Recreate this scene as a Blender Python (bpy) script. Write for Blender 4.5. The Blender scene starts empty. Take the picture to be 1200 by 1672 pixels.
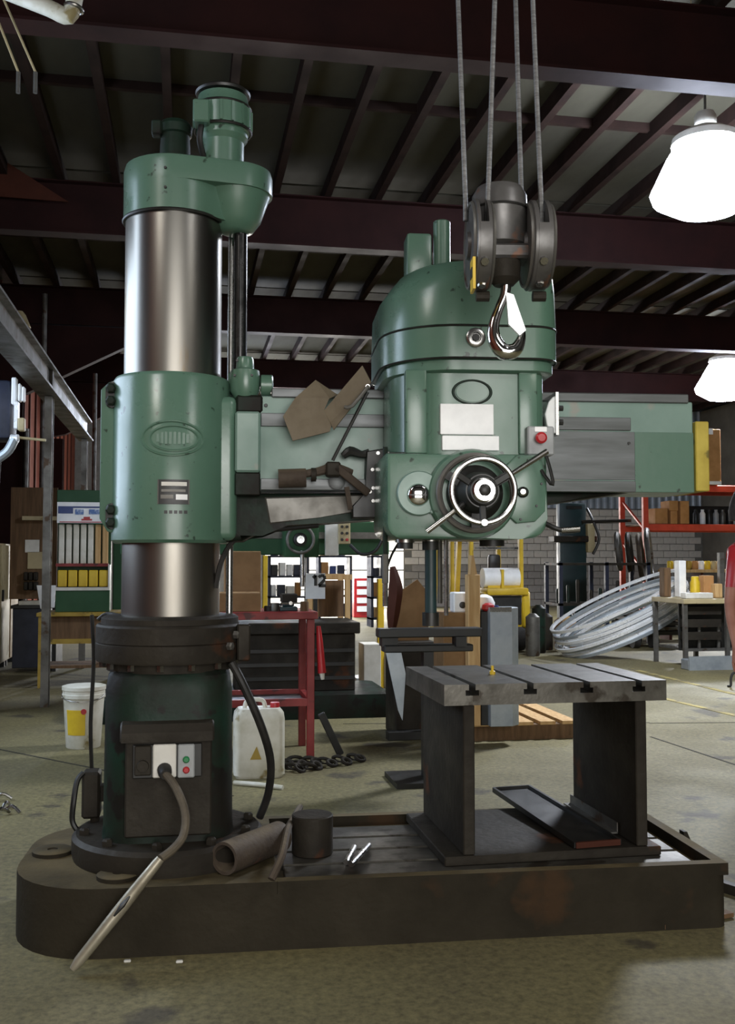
import bpy, bmesh, math, random
from mathutils import Vector, Matrix
random.seed(7)
PI = math.pi
# ---------------------------------------------------------------- camera, light, exposure
FPX, CX, CY = 1650.0, 600.0, 836.0           # focal length in pixels, image centre (1200 x 1672)
YAW, PITCH, EYE = math.radians(10.2), math.atan(79 / 1650.0), 1.35
scene = bpy.context.scene
cam_d = bpy.data.cameras.new('camera'); cam = bpy.data.objects.new('camera', cam_d)
scene.collection.objects.link(cam); scene.camera = cam
cam_d.sensor_fit = 'VERTICAL'; cam_d.sensor_height = 24.0; cam_d.lens = 24.0 * FPX / 1672.0
cam_d.clip_start = 0.05; cam_d.clip_end = 200
cam.location = (0, 0, EYE); cam.rotation_euler = (PI / 2 + PITCH, 0, -YAW)
world = bpy.data.worlds.new('world'); scene.world = world; world.use_nodes = True
world.node_tree.nodes['Background'].inputs[0].default_value = (0.55, 0.62, 0.75, 1)
world.node_tree.nodes['Background'].inputs[1].default_value = 0.05
vs = scene.view_settings
vs.view_transform = 'Standard'; vs.look = 'None'; vs.exposure = 0.0; vs.gamma = 1.0; vs.use_curve_mapping = False
def area_light(name, loc, target, sx, sy, power, col, spread=180):
    l = bpy.data.lights.new(name, 'AREA'); l.shape = 'RECTANGLE'; l.size = sx; l.size_y = sy
    l.energy = power; l.color = col; l.spread = math.radians(spread)
    o = bpy.data.objects.new(name, l); scene.collection.objects.link(o); o.location = loc
    d = Vector(target) - Vector(loc); o.rotation_euler = d.to_track_quat('-Z', 'Y').to_euler()
    return o
# daylight through the clerestory windows of the left wall; added front light behind the camera
area_light('daylight_left', (-2.85, 6.2, 2.75), (2.0, 6.2, 2.2), 4.6, 2.1, 130, (0.68, 0.83, 1.0))
area_light('front_fill', (0.8, -3.6, 2.1), (0.9, 8, 1.3), 3.6, 3.4, 320, (1.0, 0.98, 0.95))
area_light('daylight_back', (4.0, 28.1, 1.7), (4.0, 10, 0.6), 4.0, 2.8, 700, (1.0, 0.97, 0.92))
LAMPS = [(4.70, 8.47, 5.25, 950), (10.1, 17.6, 5.2, 3800), (1.2, 22.5, 4.75, 2400),
         (-1.6, 1.6, 4.75, 70), (2.6, 1.0, 4.75, 90)]  # last three are unseen; the near pair is added to light the machine

# ---------------------------------------------------------------- helpers: places seen in the photograph
RIGHT = Vector((math.cos(YAW), -math.sin(YAW), 0)); FWD = Vector((math.sin(YAW), math.cos(YAW), 0))
def ray(px, py):
    dx, dy = (px - CX) / FPX, (CY - py) / FPX
    h = math.cos(PITCH) - dy * math.sin(PITCH); z = math.sin(PITCH) + dy * math.cos(PITCH)
    return RIGHT * (dx / h) + FWD + Vector((0, 0, z / h))
def W(px, py, d): return Vector((0, 0, EYE)) + ray(px, py) * d          # point at distance d along the view
def onz(px, py, z=0.0):
    r = ray(px, py); return Vector((0, 0, EYE)) + r * ((z - EYE) / r.z)
def ony(px, py, y):
    r = ray(px, py); return Vector((0, 0, EYE)) + r * (y / r.y)
def onx(px, py, x):
    r = ray(px, py); return Vector((0, 0, EYE)) + r * (x / r.x)
def bb(x0, x1, y0, y1, d, dep):                                       # real box whose front face spans these pixels at distance d
    a, b = W(x0, y1, d), W(x1, y0, d); yy = (a.y + b.y) / 2
    a, b = ony(x0, y1, yy), ony(x1, y0, yy)
    return [a.x, b.x, yy, yy + dep, a.z, b.z]

# ---------------------------------------------------------------- materials
def lin(h):
    h = h.lstrip('#'); o = []
    for i in (0, 2, 4):
        c = int(h[i:i + 2], 16) / 255.0
        o.append(c / 12.92 if c <= 0.04045 else ((c + 0.055) / 1.055) ** 2.4)
    return (o[0], o[1], o[2], 1.0)
MATS = {}
def mat(name, c1, c2=None, rough=0.6, metal=0.0, scale=3.0, lo=0.4, hi=0.65, bump=0.0, bscale=30.0, stretch=(1, 1, 1),
        c3=None, s3=14.0, t3=0.62, rvar=0.12, dust=None, spec=0.5, emit=None, estr=0.0, trans=0.0, coat=0.0):
    m = bpy.data.materials.new(name); m.use_nodes = True; nt = m.node_tree; N = nt.nodes; L = nt.links
    b = N['Principled BSDF']; b.inputs['Roughness'].default_value = rough; b.inputs['Metallic'].default_value = metal
    if coat: b.inputs['Coat Weight'].default_value = coat; b.inputs['Coat Roughness'].default_value = 0.2
    b.inputs['Base Color'].default_value = lin(c1); b.inputs['Specular IOR Level'].default_value = spec
    if trans: b.inputs['Transmission Weight'].default_value = trans
    tc = N.new('ShaderNodeTexCoord'); mp = N.new('ShaderNodeMapping'); mp.inputs['Scale'].default_value = stretch
    L.new(tc.outputs['Object'], mp.inputs['Vector'])
    if c2:
        n = N.new('ShaderNodeTexNoise'); n.inputs['Scale'].default_value = scale; n.inputs['Detail'].default_value = 7
        n.inputs['Roughness'].default_value = 0.6; L.new(mp.outputs['Vector'], n.inputs['Vector'])
        r = N.new('ShaderNodeValToRGB'); r.color_ramp.elements[0].position = lo; r.color_ramp.elements[1].position = hi
        r.color_ramp.elements[0].color = lin(c1); r.color_ramp.elements[1].color = lin(c2)
        L.new(n.outputs['Fac'], r.inputs['Fac']); out = r.outputs['Color']
        if c3:
            n3 = N.new('ShaderNodeTexNoise'); n3.inputs['Scale'].default_value = s3; n3.inputs['Detail'].default_value = 5
            L.new(mp.outputs['Vector'], n3.inputs['Vector'])
            r3 = N.new('ShaderNodeValToRGB'); r3.color_ramp.elements[0].position = t3; r3.color_ramp.elements[1].position = t3 + 0.05
            L.new(n3.outputs['Fac'], r3.inputs['Fac'])
            mx = N.new('ShaderNodeMix'); mx.data_type = 'RGBA'; L.new(r3.outputs['Color'], mx.inputs['Factor'])
            L.new(out, mx.inputs['A']); mx.inputs['B'].default_value = lin(c3); out = mx.outputs['Result']
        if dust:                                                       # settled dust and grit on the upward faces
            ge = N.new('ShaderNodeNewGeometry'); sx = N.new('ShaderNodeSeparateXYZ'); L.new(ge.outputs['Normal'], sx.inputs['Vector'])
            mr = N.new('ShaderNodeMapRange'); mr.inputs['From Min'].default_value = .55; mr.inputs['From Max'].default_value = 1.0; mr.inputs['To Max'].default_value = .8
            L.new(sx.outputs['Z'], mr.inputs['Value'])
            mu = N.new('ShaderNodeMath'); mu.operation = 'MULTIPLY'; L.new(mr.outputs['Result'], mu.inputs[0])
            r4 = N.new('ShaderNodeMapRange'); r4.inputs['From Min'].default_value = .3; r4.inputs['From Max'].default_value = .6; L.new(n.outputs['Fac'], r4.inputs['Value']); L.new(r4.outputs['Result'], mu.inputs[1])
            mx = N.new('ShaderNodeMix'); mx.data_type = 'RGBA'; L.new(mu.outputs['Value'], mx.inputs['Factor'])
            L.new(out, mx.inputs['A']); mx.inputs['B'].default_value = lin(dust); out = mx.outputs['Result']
        L.new(out, b.inputs['Base Color'])
        if rvar:
            mr = N.new('ShaderNodeMapRange'); mr.inputs['To Min'].default_value = max(0.02, rough - rvar); mr.inputs['To Max'].default_value = min(1, rough + rvar)
            mr.inputs['From Min'].default_value = 0.3; mr.inputs['From Max'].default_value = 0.7
            L.new(n.outputs['Fac'], mr.inputs['Value']); L.new(mr.outputs['Result'], b.inputs['Roughness'])
    if bump:
        nb = N.new('ShaderNodeTexNoise'); nb.inputs['Scale'].default_value = bscale; nb.inputs['Detail'].default_value = 4
        L.new(mp.outputs['Vector'], nb.inputs['Vector'])
        bu = N.new('ShaderNodeBump'); bu.inputs['Strength'].default_value = bump; bu.inputs['Distance'].default_value = 0.01
        L.new(nb.outputs['Fac'], bu.inputs['Height']); L.new(bu.outputs['Normal'], b.inputs['Normal'])
    if emit:
        b.inputs['Emission Color'].default_value = lin(emit); b.inputs['Emission Strength'].default_value = estr
    MATS[name] = m; return m
mat('green', '#567564', '#4a6957', 0.34, 0, 2.2, .35, .7, 0.08, 22, c3='#26372b', s3=26, t3=.66, coat=.35)
mat('green_pale', '#7a9388', '#688378', 0.4, 0, 3, .35, .7, 0.06, 22, c3='#87897f', s3=5, t3=.6)
mat('green_dirt_shade', '#1b2e24', '#1e1c18', 0.5, 0, 3.2, .38, .6, 0.2, 26, c3='#1b1a17', s3=9, t3=.58, spec=.15)
mat('green_dark', '#34553a', '#2b4932', 0.5, 0, 3, .35, .7, .05, 20, spec=.2)
mat('teal', '#1f3638', '#182b2e', 0.5, 0, 3)
mat('steel_col', '#8f8d88', '#7c776e', 0.33, 1.0, 2.2, .3, .75, 0.0, stretch=(1, 1, .18), c3='#86765f', s3=6, t3=.6, rvar=.07)
mat('steel', '#b0b0ae', '#8d8a84', 0.28, 1.0, 8)
mat('chrome', '#e2e2e2', '#c8c8c8', 0.1, 1.0, 8, rvar=.03)
mat('steel_way', '#66696a', '#595c5b', 0.5, 0.4, 6, stretch=(.3, 1, 3))
mat('steel_dull', '#6f6d68', '#54514b', 0.5, 0.6, 5, c3='#4a3a2c', s3=7, t3=.6)
mat('cast_top', '#68655e', '#423f38', 0.42, 0.55, 4.5, .4, .62, .1, 40, c3='#3a342c', s3=8, t3=.6)
mat('cast', '#37332c', '#28241f', 0.6, 0.2, 4, .35, .65, .25, 35, c3='#4e3222', s3=3.2, t3=.62, spec=.15)
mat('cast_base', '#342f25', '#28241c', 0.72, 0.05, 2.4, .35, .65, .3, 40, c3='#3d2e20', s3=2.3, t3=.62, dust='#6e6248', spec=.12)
mat('joint', '#2c291f', '#363226', .95, 0, 8)
mat('rust', '#4b4034', '#3a3028', 0.8, 0.1, 8, .35, .65, .3, 60, c3='#55392a', s3=7, t3=.6, dust='#7d7059')
mat('rust_sheet', '#706552', '#615645', 0.75, 0, 7, .35, .65, .1, 50)
mat('black', '#191917', '#242320', 0.45, 0, 12, rvar=.08)
mat('black_gloss', '#121212', '#1b1b1b', 0.25, 0, 12)
mat('rubber', '#1c1b19', '#2a2724', 0.6, 0, 12)
mat('cable_grey', '#5c5344', '#4a4236', 0.7, 0, 14)
mat('alu_tube', '#a39c8a', '#837b69', 0.45, .5, 10)
mat('white_plate', '#f4f5f4', '#e9eaea', 0.5, 0, 10)
mat('white_paint', '#d9d7cf', '#c6c3b8', 0.5, 0, 6)
mat('white_plastic', '#d6d3c6', '#bdb9a6', 0.5, 0, 6, c3='#8a7c52', s3=5, t3=.62)
mat('grey_box', '#9da0a0', '#8c8f90', 0.5, 0, 8)
mat('red', '#b3252a', '#971d22', 0.4, 0, 6)
mat('red_frame', '#86221e', '#6e1c1a', 0.5, 0, 5, c3='#4a1a16', s3=9, t3=.62)
mat('rack_red', '#d2503a', '#bf452f', 0.5, 0, 4)
mat('green_button', '#1f7a45', '#1a6a3b', 0.4)
mat('yellow', '#d6b52c', '#c2a023', 0.5, 0, 5)
mat('yellow_old', '#a58a35', '#8a7029', 0.6, 0, 6, c3='#5c4c22', s3=9, t3=.6)
mat('yellow_board', '#bda945', '#a08c34', 0.7, 0, 6, c3='#6f6228', s3=10, t3=.6)
mat('cardboard', '#b28350', '#a07444', 0.85, 0, 5)
mat('cardboard_dim', '#8a6a45', '#7a5d3c', 0.85, 0, 5)
mat('wood', '#c9a673', '#b08a58', 0.75, 0, 4, stretch=(6, 6, .6))
mat('wood_dark', '#6d5236', '#58422b', 0.8, 0, 4, stretch=(6, 6, .6))
mat('beige', '#b5a67f', '#a39470', 0.55, 0, 3, c3='#8a7a58', s3=5, t3=.62)
mat('beige_dark', '#a5885c', '#95794f', 0.6, 0, 3)
mat('concrete_block', '#c2bcb0', '#a9a399', 0.9, 0, 3, .35, .65, .4, 40)
mat('block_dark', '#86817a', '#77726a', 0.9, 0, 3, .35, .65, .4, 40)
mat('mortar', '#6e6b64', '#605d56', 0.95, 0, 6)
mat('corrugated', '#8f979e', '#7d868c', 0.45, .35, 2)
mat('redbrown', '#4a281d', '#3b2018', 0.7, 0, 1.6, spec=.15)
mat('redbrown_wall', '#6e3a2a', '#582f22', 0.8, 0, 1.2, spec=.15)
mat('ceil_panel', '#454236', '#37342b', 0.85, 0, 1.1, .3, .7, spec=.15)
mat('joist', '#291b16', '#201511', 0.8, 0, 2, spec=.15)
mat('girder', '#2b1412', '#221110', 0.7, 0, 1.4, spec=.15)
mat('wall_paint', '#6a655b', '#57534a', 0.85, 0, 1)
mat('galv', '#aeb6bc', '#939ca4', 0.4, .5, 5)
mat('galv_bright', '#fbfcfd', '#eceff2', 0.3, .35, 5)  # near white, bright metal reflections put into the base colour
mat('blue', '#2a3f78', '#24376a', 0.45, 0, 6)
mat('navy', '#20263a', '#1a2030', 0.5, 0, 6)
mat('skin', '#a8705a', '#99634f', 0.6, 0, 10)
mat('denim', '#2a3040', '#222838', 0.85, 0, 14)
mat('hair', '#2a2019', '#1e1712', 0.8, 0, 30)
mat('stripe_yellow', '#a5965a', '#8d8156', 0.85, 0, 3, c3='#736b50', s3=4, t3=.5)
mat('lens_glow', '#ffffff', None, 0.4, emit='#dfeaff', estr=60)
mat('lens_soft', '#ffffff', None, 0.4, emit='#f4f6ff', estr=5)
mat('door_glow', '#ffffff', None, 0.6, emit='#fff6e6', estr=1.6)
mat('window_glow', '#ffffff', None, 0.6, emit='#cfe2ff', estr=2.5)
mat('rope', '#7b7b7a', '#5e5d5b', 0.55, .5, 30, stretch=(1, 1, 6))
mat('block_paint', '#5f5d5b', '#494745', 0.4, .35, 7, c3='#6b4a38', s3=9, t3=.62)
mat('blue_sign', '#4c6ea8', '#c6d0de', 0.5, 0, 9, .45, .55)
mat('glass_dark', '#20272b', None, 0.1)
def floor_mat():
    m = mat('floor_concrete', '#77704f', '#625b41', 0.72, 0, .9, .35, .68, .25, 18, c3='#4c4637', s3=2.1, t3=.63)
    nt = m.node_tree; N = nt.nodes; L = nt.links; b = N['Principled BSDF']
    src = b.inputs['Base Color'].links[0].from_socket
    tc = [n for n in N if n.type == 'TEX_COORD'][0]
    n = N.new('ShaderNodeTexNoise'); n.inputs['Scale'].default_value = 34; n.inputs['Detail'].default_value = 9; n.inputs['Roughness'].default_value = .75
    L.new(tc.outputs['Object'], n.inputs['Vector'])
    r = N.new('ShaderNodeValToRGB'); r.color_ramp.elements[0].position = .3; r.color_ramp.elements[1].position = .7
    r.color_ramp.elements[0].color = (.45, .44, .42, 1); r.color_ramp.elements[1].color = (1.45, 1.43, 1.35, 1)
    L.new(n.outputs['Fac'], r.inputs['Fac'])
    mx = N.new('ShaderNodeMix'); mx.data_type = 'RGBA'; mx.blend_type = 'MULTIPLY'; mx.inputs['Factor'].default_value = 1
    L.new(src, mx.inputs['A']); L.new(r.outputs['Color'], mx.inputs['B']); L.new(mx.outputs['Result'], b.inputs['Base Color'])
floor_mat()

# ---------------------------------------------------------------- mesh builder and object bookkeeping
COL = scene.collection.objects
WL = {}
def frame(loc, yaw=0.0): return Matrix.Translation(Vector(loc)) @ Matrix.Rotation(yaw, 4, 'Z')
def basis(ax):
    ax = Vector(ax).normalized(); t = Vector((0, 0, 1)) if abs(ax.z) < .9 else Vector((1, 0, 0))
    u = ax.cross(t).normalized(); v = ax.cross(u).normalized(); return u, v, ax
class B:
    def __init__(s, M=None): s.bm = bmesh.new(); s.M = M or Matrix()
    def _v(s, p): return s.bm.verts.new(s.M @ Vector(p))
    def _f(s, vs):
        try: return s.bm.faces.new(vs)
        except ValueError: return None
    def _bev(s, faces, bev, seg):
        ed = list({e for f in faces for e in f.edges})
        bmesh.ops.bevel(s.bm, geom=ed, offset=bev, segments=seg, affect='EDGES', profile=.5, clamp_overlap=True)
    def box(s, x0, x1, y0, y1, z0, z1, bev=0.0, seg=1, R=None):
        c = Vector(((x0 + x1) / 2, (y0 + y1) / 2, (z0 + z1) / 2)); vs = []
        for z in (z0, z1):
            for x, y in ((x0, y0), (x1, y0), (x1, y1), (x0, y1)):
                p = Vector((x, y, z))
                if R is not None: p = c + R @ (p - c)
                vs.append(s._v(p))
        fs = [s._f([vs[i] for i in q]) for q in ((3, 2, 1, 0), (4, 5, 6, 7), (0, 1, 5, 4), (1, 2, 6, 5), (2, 3, 7, 6), (3, 0, 4, 7))]
        if bev: s._bev(fs, bev, seg)
        return s
    def bar(s, a, b, w, h, up=(0, 0, 1), bev=0.0):                     # rectangular bar from a to b
        a, b = Vector(a), Vector(b); d = (b - a).normalized(); up = Vector(up)
        sd = d.cross(up)
        if sd.length < 1e-4: sd = d.cross(Vector((0, 1, 0)))
        sd.normalize(); u = sd.cross(d).normalized(); vs = []
        for p in (a, b):
            for i, j in ((-1, -1), (1, -1), (1, 1), (-1, 1)): vs.append(s._v(p + sd * i * w / 2 + u * j * h / 2))
        fs = [s._f([vs[i] for i in q]) for q in ((0, 1, 2, 3), (7, 6, 5, 4), (0, 4, 5, 1), (1, 5, 6, 2), (2, 6, 7, 3), (3, 7, 4, 0))]
        if bev: s._bev(fs, bev, 1)
        return s
    def loft(s, rings, cap=True, closed=True):
        R = [[s._v(p) for p in r] for r in rings]; n = len(R[0])
        for a, b in zip(R, R[1:]):
            for i in range(n if closed else n - 1):
                j = (i + 1) % n; s._f([a[i], a[j], b[j], b[i]])
        if cap: s._f(list(reversed(R[0]))); s._f(R[-1])
        return s
    def lathe(s, prof, c=(0, 0, 0), ax=(0, 0, 1), n=24, cap=True):
        u, v, w = basis(ax); c = Vector(c); rings = []
        for r, h in prof:
            r = max(r, 1e-4)
            rings.append([c + w * h + (u * math.cos(2 * PI * i / n) + v * math.sin(2 * PI * i / n)) * r for i in range(n)])
        return s.loft(rings, cap)
    def cyl(s, a, b, r, r2=None, n=18):
        a, b = Vector(a), Vector(b); return s.lathe([(r, 0), (r if r2 is None else r2, (b - a).length)], a, b - a, n)
    def pipe(s, a, b, ro, ri, n=20):
        a, b = Vector(a), Vector(b); u, v, w = basis(b - a); h = (b - a).length; rings = []
        for r, t in ((ro, 0), (ro, h), (ri, h), (ri, 0), (ro, 0)):
            rings.append([a + w * t + (u * math.cos(2 * PI * i / n) + v * math.sin(2 * PI * i / n)) * r for i in range(n)])
        s.loft(rings, False); return s
    def tube(s, pts, r, n=8, sub=4, closed=False):
        P = [Vector(p) for p in pts]; rr = r if isinstance(r, (list, tuple)) else [r] * len(P)
        if sub > 1 and len(P) > 2:
            Q, q = [], []; m = len(P)
            for i in range(m if closed else m - 1):
                g = (lambda k: k % m) if closed else (lambda k: min(max(k, 0), m - 1))
                p0, p1, p2, p3 = P[g(i - 1)], P[g(i)], P[g(i + 1)], P[g(i + 2)]
                for k in range(sub):
                    t = k / sub
                    Q.append(.5 * ((2 * p1) + (p2 - p0) * t + (2 * p0 - 5 * p1 + 4 * p2 - p3) * t * t + (3 * p1 - p0 - 3 * p2 + p3) * t ** 3))
                    q.append(rr[g(i)] * (1 - t) + rr[g(i + 1)] * t)
            if not closed: Q.append(P[-1]); q.append(rr[-1])
            P, rr = Q, q
        rings = []; u = None; m = len(P)
        for i in range(m):
            d = (P[(i + 1) % m] - P[i - 1]) if closed else (P[min(i + 1, m - 1)] - P[max(i - 1, 0)])
            d.normalize()
            if u is None: u = basis(d)[0]
            u = (u - d * u.dot(d)).normalized(); v = d.cross(u)
            rings.append([P[i] + (u * math.cos(2 * PI * k / n) + v * math.sin(2 * PI * k / n)) * rr[i] for k in range(n)])
        if closed: rings.append(rings[0])
        s.loft(rings, not closed)
        if closed: bmesh.ops.remove_doubles(s.bm, verts=s.bm.verts, dist=1e-6)
        return s
    def prism(s, poly, z0, z1, bev=0.0, ax='z', seg=1):
        """poly of (a, b) extruded: ax='z' -> (a,b,z); 'y' -> (a,z,b); 'x' -> (z,a,b)"""
        f = {'z': lambda p, z: (p[0], p[1], z), 'y': lambda p, z: (p[0], z, p[1]), 'x': lambda p, z: (z, p[0], p[1])}[ax]
        lo = [s._v(f(p, z0)) for p in poly]; hi = [s._v(f(p, z1)) for p in poly]; n = len(poly)
        a, b = s._f(list(reversed(lo))), s._f(hi)
        for i in range(n): s._f([lo[i], lo[(i + 1) % n], hi[(i + 1) % n], hi[i]])
        if bev:
            ed = list({e for fc in (a, b) if fc for e in fc.edges})
            bmesh.ops.bevel(s.bm, geom=ed, offset=bev, segments=seg, affect='EDGES', profile=.5, clamp_overlap=True)
        return s
    def torus(s, c, ax, R, r, n=36, m=8, a0=0.0, a1=2 * PI, rx=1.0):
        u, v, w = basis(ax); c = Vector(c); full = abs(a1 - a0 - 2 * PI) < 1e-6; rings = []
        for i in range(n if full else n + 1):
            t = a0 + (a1 - a0) * i / n; d = u * math.cos(t) * rx + v * math.sin(t)
            rings.append([c + d * R + (d * math.cos(2 * PI * k / m) + w * math.sin(2 * PI * k / m)) * r for k in range(m)])
        if full: rings.append(rings[0])
        s.loft(rings, not full)
        if full: bmesh.ops.remove_doubles(s.bm, verts=s.bm.verts, dist=1e-6)
        return s
    def sheet(s, poly, th):                                            # flat polygon with thickness, given as 3D points
        P = [Vector(p) for p in poly]; n = (P[1] - P[0]).cross(P[2] - P[0]).normalized() * th / 2
        lo = [s._v(p - n) for p in P]; hi = [s._v(p + n) for p in P]; k = len(P)
        s._f(list(reversed(lo))); s._f(hi)
        for i in range(k): s._f([lo[i], lo[(i + 1) % k], hi[(i + 1) % k], hi[i]])
        return s
    def done(s, name, m, parent=None, smooth=35):
        bm = s.bm; bmesh.ops.recalc_face_normals(bm, faces=bm.faces)
        xs = [v.co for v in bm.verts]
        lo = Vector((min(v.x for v in xs), min(v.y for v in xs), min(v.z for v in xs)))
        hi = Vector((max(v.x for v in xs), max(v.y for v in xs), max(v.z for v in xs)))
        org = Vector(((lo.x + hi.x) / 2, (lo.y + hi.y) / 2, lo.z))
        bmesh.ops.translate(bm, verts=bm.verts, vec=-org)
        me = bpy.data.meshes.new(name); bm.to_mesh(me); bm.free()
        me.materials.append(MATS[m])
        if smooth:
            me.polygons.foreach_set('use_smooth', [True] * len(me.polygons)); me.set_sharp_from_angle(angle=math.radians(smooth))
        o = bpy.data.objects.new(name, me); COL.link(o); WL[o] = org
        if parent is not None: o.parent = parent; o.location = org - WL[parent]
        else: o.location = org
        return o
def tag(o, label, cat, group=None):
    o['label'] = label; o['category'] = cat
    if group: o['group'] = group
    return o
def thing(name, label, cat, loc, group=None):
    o = bpy.data.objects.new(name, None); COL.link(o); o.location = loc; o.empty_display_size = .1; WL[o] = Vector(loc)
    return tag(o, label, cat, group)
def struct(o): o['kind'] = 'structure'; return o
def dup(o, loc=None, label=None, rz=None, parent=None, group=None):
    c = o.copy(); COL.link(c); c.parent = parent
    if parent is None:
        if loc is not None: c.location = loc
        WL[c] = Vector(c.location)
        if label: c['label'] = label
        if group: c['group'] = group
        if rz is not None: c.rotation_euler.z = rz
    for ch in list(o.children):
        if ch is not c: dup(ch, parent=c)
    return c
def piece(o, loc, parent, sc=None):                                    # a copy of one part that shares its mesh
    c = o.copy(); COL.link(c); c.parent = parent; c.location = Vector(loc) - WL[parent]; WL[c] = Vector(loc)
    if sc: c.scale = sc
    return c
def rrect(x0, x1, y0, y1, rs, n=6):                                    # rounded rectangle, radii front-left, front-right, back-right, back-left
    if not isinstance(rs, (list, tuple)): rs = (rs,) * 4
    P = []
    for (cx, cy, r, a) in ((x0 + rs[0], y0 + rs[0], rs[0], PI), (x1 - rs[1], y0 + rs[1], rs[1], 1.5 * PI),
                           (x1 - rs[2], y1 - rs[2], rs[2], 0), (x0 + rs[3], y1 - rs[3], rs[3], .5 * PI)):
        for i in range(n + 1):
            t = a + .5 * PI * i / n; P.append((cx + r * math.cos(t), cy + r * math.sin(t)))
    return P
def hull2(c1, r1, c2, r2, n=20):                                       # outline of two circles on the x axis
    d = c2 - c1; a = math.acos((r1 - r2) / d); P = []
    for i in range(n + 1): t = a + (2 * PI - 2 * a) * i / n; P.append((c1 + r1 * math.cos(t), r1 * math.sin(t)))
    for i in range(n + 1): t = -a + 2 * a * i / n; P.append((c2 + r2 * math.cos(t), r2 * math.sin(t)))
    return P
# ================================================================ THE BUILDING
X0, X1, Y0, Y1, ZC = -3.0, 15.5, -4.0, 28.5, 5.9
GIRD = [2.5, 7.3, 12.0, 16.7, 22.0]
struct(B().box(X0 - .3, X1 + .3, Y0 - .3, Y1 + .3, -.15, 0).done('floor', 'floor_concrete', smooth=0))
fl = bpy.data.objects['floor']
for a, b, w in (((1030, 1092), (1290, 1156), .07), ((1040, 1130), (1290, 1190), .07)):
    p, q = onz(*a), onz(*b); B().bar((p.x, p.y, .002), (q.x, q.y, .002), w, .004).done('painted_line', 'stripe_yellow', fl, 0)
for a, b in (((1060, 1181), (1300, 1179)), ((1062, 1203), (1300, 1282)), ((380, 1300), (-100, 1204)), ((560, 1182), (1060, 1180))):
    p, q = onz(*a), onz(*b); B().bar((p.x, p.y, .001), (q.x, q.y, .001), .018, .002).done('slab_joint', 'joint', fl, 0)
# left wall with clerestory windows
wl = struct(B().box(X0 - .2, X0, Y0, 3.9, 0, ZC).box(X0 - .2, X0, 8.5, Y1, 0, ZC).box(X0 - .2, X0, 3.9, 8.5, 0, 1.65).box(X0 - .2, X0, 3.9, 8.5, 3.85, ZC).done('wall_left', 'redbrown_wall', smooth=0))
for i in range(4):
    y = 3.9 + i * 1.15
    w = struct(B().box(X0 - .1, X0 - .08, y + .05, y + 1.1, 1.7, 3.8).done('window_%d' % (i + 1), 'window_glow', smooth=0))
    B().box(X0 - .12, X0 + .03, y, y + .06, 1.65, 3.85).box(X0 - .12, X0 + .03, y + 1.09, y + 1.15, 1.65, 3.85).box(X0 - .12, X0 + .03, y + .06, y + 1.09, 2.7, 2.76).done('window_frame', 'steel_dull', w, 0)
# ribs of the liner and steel portal columns along the left wall
for i in range(24):
    y = 9.0 + i * .8
    B().box(X0, X0 + .035, y, y + .07, 0, ZC).done('wall_rib', 'redbrown', wl, 0)
ceil = struct(B().box(X0 - .2, X1 + .2, Y0 - .2, Y1 + .2, ZC + .02, ZC + .12).done('ceiling', 'black', smooth=0))
px = B().box(0, .56, 0, 1, ZC - .005, ZC + .02).done('ceiling_panel', 'ceil_panel', ceil, 0)
proto_j = B().box(-.04, .04, Y0, Y1, ZC - .17, ZC - .005).done('joist', 'joist', ceil, 0)
xs = [X0 + .31 + .62 * i for i in range(int((X1 - X0) / .62))]
for i, x in enumerate(xs):
    if i == 0: proto_j.location.x = x - WL[ceil].x
    else: piece(proto_j, (x, WL[proto_j].y, WL[proto_j].z), ceil)
bays = [(Y0, 2.5), (2.5, 7.3), (7.3, 12.0), (12.0, 16.7), (16.7, 22.0), (22.0, Y1)]
first = True
for (a, b) in bays[1:]:
    for half in (0, 1):
        ya, yb = (a, (a + b) / 2) if half == 0 else ((a + b) / 2, b)
        for i in range(len(xs) - 1):
            if ya > 7 and not (-3 < xs[i] < 13): continue
            if ya < 7 and not (-3 < xs[i] < 4): continue
            loc = ((xs[i] + xs[i + 1]) / 2, (ya + yb) / 2, ZC - .005)
            if first:
                px.location = Vector(loc) - WL[ceil]; px.scale = (1, yb - ya - .06, 1); first = False
            else: piece(px, loc, ceil, (1, yb - ya - .06, 1))
    B().box(X0, X1, (a + b) / 2 - .03, (a + b) / 2 + .03, ZC - .09, ZC - .005).done('bridging', 'joist', ceil, 0)
for i, y in enumerate(GIRD):
    g = struct(B().box(X0, X1, y - .012, y + .012, 5.14, 5.73).box(X0, X1, y - .11, y + .11, 5.12, 5.145).box(X0, X1, y - .11, y + .11, 5.72, 5.735)
               .done('trim_%d' % (i + 1), 'girder', smooth=0))
    if i > 2: B().prism([(X0 + .01, 5.1), (X0 + .01, 3.9), (X0 + .5, 4.0), (X0 + 2.6, 5.1)], y - .09, y + .09, ax='y').done('haunch', 'girder', g, 0)
    B().box(X0 + .01, X0 + .45, y - .1, y - .08, 0, 3.9).box(X0 + .01, X0 + .45, y + .08, y + .1, 0, 3.9).box(X0 + .22, X0 + .24, y - .08, y + .08, 0, 3.9).done('portal_column', 'girder', g, 0)
g2 = bpy.data.objects['trim_3']
B().sheet([ony(-40, 232, 11.84), ony(112, 330, 11.84), ony(-40, 318, 11.84)], .02).done('lit_patch', 'redbrown', g2, 0)  # lighter brown sheet standing in for a lit patch of the girder
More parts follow.
